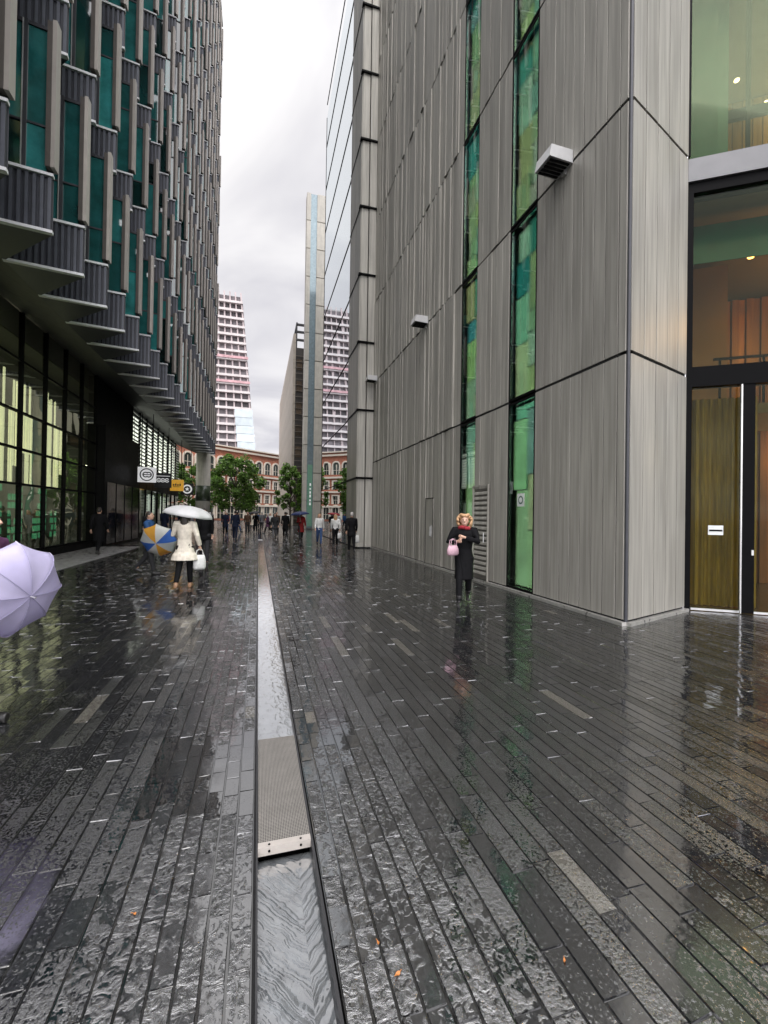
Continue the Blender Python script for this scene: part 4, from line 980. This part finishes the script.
    b.tube([up(0, 0, z) for z in zs], [r_*slim for r_ in rx], [r_*slim for r_ in ry], n=22)
    if sleeves:
        for s in (-1, 1):
            a_ = A[s]; b.tube([a_[0]+V3((-s*.05, 0, -.01)), a_[0], (a_[0]+a_[1])/2, a_[1], (a_[1]+a_[2])/2, a_[2]-(a_[2]-a_[1])*.06], [.075, .076, .066, .056, .052, .046], n=12)
    b.tube([up(0, -.01, 1.45), up(0, -.008, 1.515)], [.085, .07], [.078, .066], n=14)
    c_ = fuse(b, 'coat', coat, t, voxel, 4, .0065)
    # hair
    b = MB()
    rr_ = random.Random(hash(label) % 997 if False else len(label)*7)
    b.ell(hd+V3((0, -.018, .026)), (.083, .093, .105) if hairstyle != 'curly' else (.09, .085, .10))
    if hairstyle == 'long':
        b.tube([hd+V3((0, -.05, .05)), hd+V3((0, -.075, -.08)), hd+V3((0, -.075, -.2)), hd+V3((0, -.065, -.28))], [.08, .085, .085, .05], [.06, .05, .045, .02], n=14)
        for s in (-1, 1): b.tube([hd+V3((s*.06, .0, .05)), hd+V3((s*.08, .01, -.05)), hd+V3((s*.085, .0, -.17))], [.03, .03, .015], n=8)
    if hairstyle == 'curly':
        for i in range(150):
            a = rr_.random()*6.28; z = rr_.uniform(-.16, .11); q = .105*math.sqrt(max(.12, 1-(z/(.19 if z < 0 else .125))**2))
            if math.sin(a) > .30 and abs(math.cos(a)) < .88 and z < .055: continue
            b.ell(hd+V3((q*math.cos(a)*1.3, q*math.sin(a)*1.05-.015, z)), (.027, .027, .027), 8, 6)
    if hairstyle == 'bun': b.ell(hd+V3((0, -.11, .03)), (.045, .045, .045))
    h_ = fuse(b, 'hair', hair, t, .012 if hairstyle != 'curly' else .008, 1, .006)
    # clear the face: push hair back from the front
    for v in (h_.data.vertices if hairstyle != 'curly' else ()):
        q = v.co-hd
        if q.y > .035 and q.z < .052 and abs(q.x) < .072: v.co.y = hd.y+.035
    return t, A, hd, up
def world(t, p): bpy.context.view_layer.update(); return t.matrix_world @ Vector(p)

def weld(me):
    import bmesh
    bm = bmesh.new(); bm.from_mesh(me); bmesh.ops.remove_doubles(bm, verts=bm.verts, dist=.0015); bm.to_mesh(me); bm.free()
    me.polygons.foreach_set('use_smooth', [True]*len(me.polygons))

def umbrella(label, R, H, cols, grip=(0, 0, 0), tilt=None, shaft=.72, shaft_m=SILVER, group='open umbrellas carried through the rain', ribs=True, seg=4):
    """open umbrella, origin at the grip, opening along +Z"""
    u = thing('umbrella', label, 'umbrella', grip, 0, group)
    if tilt is not None: u.rotation_euler = Vector(tilt).to_track_quat('Z', 'Y').to_euler()
    b = MB(); b.smooth = True; nr = 8; z0 = shaft
    def P(i, j, s):     # panel i, radial j, across s in 0..1
        f = j/7; a0, a1 = 2*math.pi*i/nr, 2*math.pi*(i+1)/nr
        def rib(a): rr = R*math.sin(f*1.45)/math.sin(1.45); return Vector((rr*math.cos(a), rr*math.sin(a), z0-H*(1-math.cos(f*1.45))/(1-math.cos(1.45))))
        p = rib(a0).lerp(rib(a1), s); bul = math.sin(math.pi*s)
        p.z -= bul*.03*R*f; rad_ = Vector((p.x, p.y, 0)); 
        if f > .95: p -= rad_*.045*bul
        return p
    for i in range(nr):
        b.tone = cols[i % len(cols)]
        for j in range(7):
            for s in range(seg):
                q = [P(i, j, s/seg), P(i, j+1, s/seg), P(i, j+1, (s+1)/seg), P(i, j, (s+1)/seg)]
                b.poly(q)
    ca = b.build('canopy', CLOTHRGB, u); weld(ca.data); so = ca.modifiers.new('s', 'SOLIDIFY'); so.thickness = .003
    b = MB(); b.tube([(0, 0, -.05), (0, 0, shaft+.05)], .006, n=8); b.build('shaft', shaft_m, u)
    b = MB(); b.tube([(0, 0, .06), (0, 0, -.06), (0, .02, -.1), (0, .05, -.1), (0, .06, -.07)], .013, n=8); b.smooth = True; b.build('handle', LEATHER, u)
    if seg > 4:
        b = MB()
        for i in range(nr): b.tube([P(i, j, 0)+Vector((0, 0, .004)) for j in range(8)], .0022, n=5)
        b.build('seam', mat('seam_thread', (.36, .33, .50), .6), ca)
    if ribs:
        for i in range(nr):
            b = MB(); b.tube([P(i, j, 0)-Vector((0, 0, .006)) for j in range(8)], .0035, n=5); b.build('rib', shaft_m, u)
    return u
def bag(label, p, size, m, rz=0., strap=.2, cat='bag', sag=.1):
    w, d_, h = size; t = thing('bag', label, cat, p, rz)
    b = MB(); b.tube([(0, 0, -h), (0, 0, -h*.85), (0, 0, -h*.4), (0, 0, -.02), (0, 0, 0)], [w*.42, w*.52, w*.5, w*.42, w*.38], [d_*.35, d_*.5, d_*.5, d_*.3, d_*.12], n=16)
    b.smooth = True; b.build('pouch', m, t)
    for s in (-1, 1):
        q = MB(); q.tube([(-w*.3, s*.02, -.02), (-w*.22, s*.02, strap*.75), (0, s*.015, strap), (w*.22, s*.02, strap*.75), (w*.3, s*.02, -.02)], .007, n=6); q.build('strap', m, t)
    return t

# woman under the white umbrella
t, A, hd, up = person('woman in a cream flared coat and black tights walking away under a white umbrella', (-1.52, 10.2, 0), 8, 1.70, 12, 1, CREAM, .62, 1.55, BLACKC, TANL, DKHAIR, 'long', SKIN2,
                      arms={-1: ((-.27, .06, 1.17), (-.12, .24, 1.20)), 1: ((.27, -.04, 1.16), (.30, .06, .93))}, voxel=.011, bare_legs=True)
gp = world(t, A[-1][2]+Vector((.03, .05, .0)))
umbrella('white umbrella held by the woman in the cream coat', .55, .21, [(.80, .80, .80)], gp, (.16, -.05, 1), .62)
hp = world(t, A[1][2]+Vector((0, 0, -.08)))
bag('white cloth bag hanging from the right hand of the woman in the cream coat', (hp.x, hp.y, hp.z-.12), (.26, .12, .32), WHITEC, .3, .13)
# person passing at the left edge with a lilac umbrella
t, A, hd, up = person('person with ginger hair and lilac headscarf at the left edge walking behind a lilac umbrella', (-2.03, 3.97, 0), 100, 1.66, 4, -1, PLUM, .22, 1.2, BLACKC, LEATHER, GINGER, 'short', SKIN2,
                      arms={1: ((.25, .02, 1.17), (.20, .20, 1.06)), -1: ((-.22, .06, 1.16), (-.05, .22, 1.05))}, voxel=.010, lean=4)
b = MB()
b.tube([hd+Vector((0, .012, .052)), hd+Vector((0, -.016, .02)), hd+Vector((0, -.045, -.05)), hd+Vector((0, -.05, -.12))], [.088, .098, .085, .06], [.105, .105, .075, .05], n=20)
b.smooth = True; b.build('headscarf', LILAC, t)
gp = world(t, A[1][2]+Vector((-.0, .13, .06)))
umbrella('lilac umbrella tilted forward at the left edge of the pavement', .35, .21, [(.62, .58, .80), (.66, .62, .83)], gp, (.80, -.50, -.16), .27, seg=6)
# woman by the metal wall
t, A, hd, up = person('woman with curly blonde hair in a black coat walking this way beside the metal wall', (3.70, 7.28, 0), 207, 1.70, 15, 1, BLACKC, .50, .95, BLACKC, LEATHER, BLONDE, 'curly', SKIN2,
                      arms={1: ((.30, .05, 1.20), (.13, .22, 1.22)), -1: ((-.25, .10, 1.22), (.0, .24, 1.30))}, voxel=.010, bare_legs=True, hunch=.05, boots=True)
b = MB(); b.tube([up(.09*math.sin(a)*1.15, .085*math.cos(a)+.005, 1.475+.01*math.sin(3*a)) for a in [2*math.pi*i/20 for i in range(21)]], .035, .03, n=8, cap=False); b.smooth = True; b.build('scarf', cloth('crimson_scarf', (.28, .03, .04)), t)
hp = world(t, A[1][2]+Vector((.06, .04, -.02)))
bag('pink and white handbag on the forearm of the blonde woman', (hp.x-.03, hp.y-.02, hp.z-.05), (.28, .13, .18), cloth('pale_pink_leather', (.55, .36, .42), .4), .4, .12, 'handbag')
# blurred walker with the lowered bright umbrella, built still
t, A, hd, up = person('person in a dark blue anorak near the portal carrying a lowered multicoloured umbrella', (-2.75, 12.6, 0), 100, 1.66, 15, 1, BLUEC, .80, 1.0, CHAR, LEATHER, DKHAIR, 'short', SKIN,
                      arms={1: ((.24, .10, 1.14), (.18, .30, 1.0)), -1: ((-.24, -.1, 1.15), (-.24, .0, .92))}, voxel=.012)
gp = world(t, A[1][2]+Vector((0, .05, -.02)))
umbrella('lowered umbrella with blue, white and orange panels near the portal', .46, .20, [(.05, .16, .55), (.70, .70, .66), (.75, .40, .06), (.60, .62, .62)], gp, (-.15, -.85, -.35), .25)
# background walkers
bgp = 'walkers towards the end of the street'
bw = [
    ('bald man in a black suit walking away by the pilaster with a white bag', 3.88, 18.2, 5, 1.76, 14, BLACKC, .72, BLACKC, GREYH, 'short'),
    ('woman in a white shawl over a black dress left of the bald man', 3.75, 21.5, 10, 1.66, 12, WHITEC, .92, BLACKC, BLONDE, 'long'),
    ('blonde woman in a white top and blue jeans walking this way by the mirror glass', 3.05, 22.3, 185, 1.68, 14, WHITEC, .86, DENIM, BLONDE, 'long'),
    ('person in a red coat under a dark blue umbrella', 2.5, 26.3, 176, 1.70, 13, REDC, .55, CHAR, DKHAIR, 'short'),
    ('man in a black coat right of the water channel next to the red coat', 1.75, 29.5, 2, 1.78, 16, BLACKC, .60, BLACKC, DKHAIR, 'short'),
    ('woman in a short charcoal coat and pale tights right of the water channel', 1.0, 27.6, 182, 1.66, 14, CHAR, .70, GREYC, DKHAIR, 'long'),
    ('man in a navy suit left of the water channel walking away alone', -1.33, 27.6, 0, 1.78, 13, NAVY, .74, NAVY, DKHAIR, 'short'),
    ('man in a navy overcoat in front of the broad tree trunk', -2.32, 33.6, 178, 1.76, 14, NAVY, .60, BLACKC, DKHAIR, 'short'),
    ('woman in black with grey hair beside the far stone column', -3.3, 33.0, 4, 1.66, 12, BLACKC, .58, BLACKC, GREYH, 'long'),
    ('man in a brown jacket between the navy suit and the water channel', -.75, 33.4, 182, 1.75, 15, BROWNC, .80, CHAR, DKHAIR, 'short'),
    ('person in a black coat under the black umbrella by the water channel', -.2, 38, 178, 1.70, 12, BLACKC, .55, BLACKC, DKHAIR, 'short'),
    ('woman in a white blouse and black skirt far beyond the channel end', 1.05, 40, 181, 1.66, 12, WHITEC, .88, BLACKC, BLONDE, 'long'),
    ('man in grey far beyond the channel end beside the black umbrella', .35, 42, 3, 1.77, 13, GREYC, .78, CHAR, GREYH, 'short'),
    ('person in charcoal under the small red umbrella', 3.4, 36, 176, 1.70, 12, CHAR, .6, BLACKC, DKHAIR, 'short'),
    ('man in a black jacket just behind the woman in the cream coat', -1.62, 14.6, 176, 1.77, 14, BLACKC, .76, CHAR, DKHAIR, 'short'),
    ('woman in a dark coat walking past the black portal doors', -5.2, 23.5, 184, 1.68, 13, CHAR, .58, BLACKC, GREYH, 'long'),
    ('man in a black overcoat walking along the lobby glass', -5.7, 18.4, 3, 1.78, 15, BLACKC, .52, BLACKC, DKHAIR, 'short'),
    ('man with grey hair under the amber sign by the shop windows', -4.9, 31.5, 176, 1.75, 14, NAVY, .8, CHAR, GREYH, 'short'),
    ('woman in plum by the shop windows under the star sign', -4.4, 36.5, 180, 1.66, 12, PLUM, .6, BLACKC, BLONDE, 'long'),
]
bw += [
    ('man in a grey raincoat under the leftmost edge of the broad tree', -3.9, 39.5, 8, 1.77, 17, GREYC, .5, CHAR, DKHAIR, 'short'),
    ('woman in a red jacket in front of the broad tree', -2.7, 41.0, 176, 1.64, 14, REDC, .8, DENIM, DKHAIR, 'long'),
    ('man in a black anorak striding right below the broad tree', -1.7, 39.0, 75, 1.76, 22, BLACKC, .78, DENIM, DKHAIR, 'short'),
    ('woman in a cream mac in front of the brick building', -.55, 44.0, 170, 1.66, 13, CREAM, .5, CHAR, BLONDE, 'long'),
    ('person in blue far down the channel line', .15, 47.0, 184, 1.72, 15, BLUEC, .8, BLACKC, DKHAIR, 'short'),
    ('man in a brown coat close behind the charcoal coat woman', 1.35, 33.5, 178, 1.78, 18, BROWNC, .6, CHAR, DKHAIR, 'short'),
    ('woman in plum crossing left beyond the channel end', .75, 36.0, 268, 1.65, 20, PLUM, .6, BLACKC, GREYH, 'long'),
    ('man in a white shirt and black trousers below the slender tree', 2.4, 38.5, 2, 1.78, 16, WHITEC, .88, BLACKC, DKHAIR, 'short'),
    ('tall man in navy close to the shop windows under the black ring sign', -5.4, 28.5, 12, 1.84, 19, NAVY, .7, CHAR, DKHAIR, 'short'),
    ('woman with a grey coat between the amber sign and the white umbrella', -3.6, 25.5, 174, 1.65, 16, GREYC, .52, BLACKC, BLONDE, 'long'),
]
hold = {3, 10, 13}
for i, (lab, x, y, hdg, h, stv, c, hem, tr, hr_, hsx) in enumerate(bw):
    ar = {1: ((.25, .10, 1.16), (.13, .27, 1.22))} if i in hold else None
    t, A, hd, up = person(lab, (x, y, 0), hdg, h, stv, 1 if i % 2 else -1, c, hem, 1.2 if hsx == 'long' else 1.05, tr, LEATHER, hr_, hsx, SKIN, ar, voxel=.018, group=bgp)
    if i in hold:
        gp = world(t, A[1][2]+Vector((-.03, .05, 0)))
        lab2, col = {3: ('dark blue umbrella over the person in the red coat', (.03, .05, .16)), 10: ('black umbrella in the middle of the far walkers', (.015, .015, .018)), 13: ('small red umbrella before the slim stone tower', (.45, .02, .03))}[i]
        umbrella(lab2, .56, .2, [col], gp, (-.1, .0, 1), .6, ribs=False)
    if i == 0:
        hp = world(t, A[1][2]+Vector((0, 0, -.09))); bag('white carrier bag in the hand of the bald man', (hp.x, hp.y, hp.z-.1), (.30, .1, .34), WHITEC, .2, .12)
    if i == 1:
        hp = world(t, A[1][2]+Vector((0, 0, -.09))); bag('white shoulder bag of the woman in the shawl', (hp.x, hp.y, hp.z-.08), (.26, .1, .3), WHITEC, .5, .1)

# fallen leaves on the stones
lm = mat('fallen_leaf', (.45, .17, .04), .5, var=.3, scale=60)
for (x, y, rz, lab) in ((.505, 1.47, .4, 'orange fallen leaf on the dark stones, the larger of two right of the grate'), (.47, 1.60, 1.7, 'small orange fallen leaf just behind the larger one'), (-.46, 1.98, 2.6, 'pale fallen leaf on the stones left of the water channel'), (1.12, 1.35, .9, 'brown fallen leaf on the stones far right of the grate')):
    b = MB(); s = .009 if 'larger' in lab and 'behind' not in lab else .006
    pts = [(math.cos(a)*s*(1.5 if abs(math.cos(a)) > .7 else 1.0), math.sin(a)*s*.75, .004+.003*math.sin(a*2)) for a in [2*math.pi*i/12 for i in range(12)]]
    for i in range(12): b.poly([(0, 0, .002), pts[i], pts[(i+1) % 12]])
    b.tube([(s*1.4, 0, .003), (s*2.4, .003, .004)], .0012, n=5)
    o = b.build('fallen_leaf', lm, None, (x, y, .002)); o.rotation_euler = (0, 0, rz); tag(o, lab, 'leaf', 'fallen leaves on the paving')
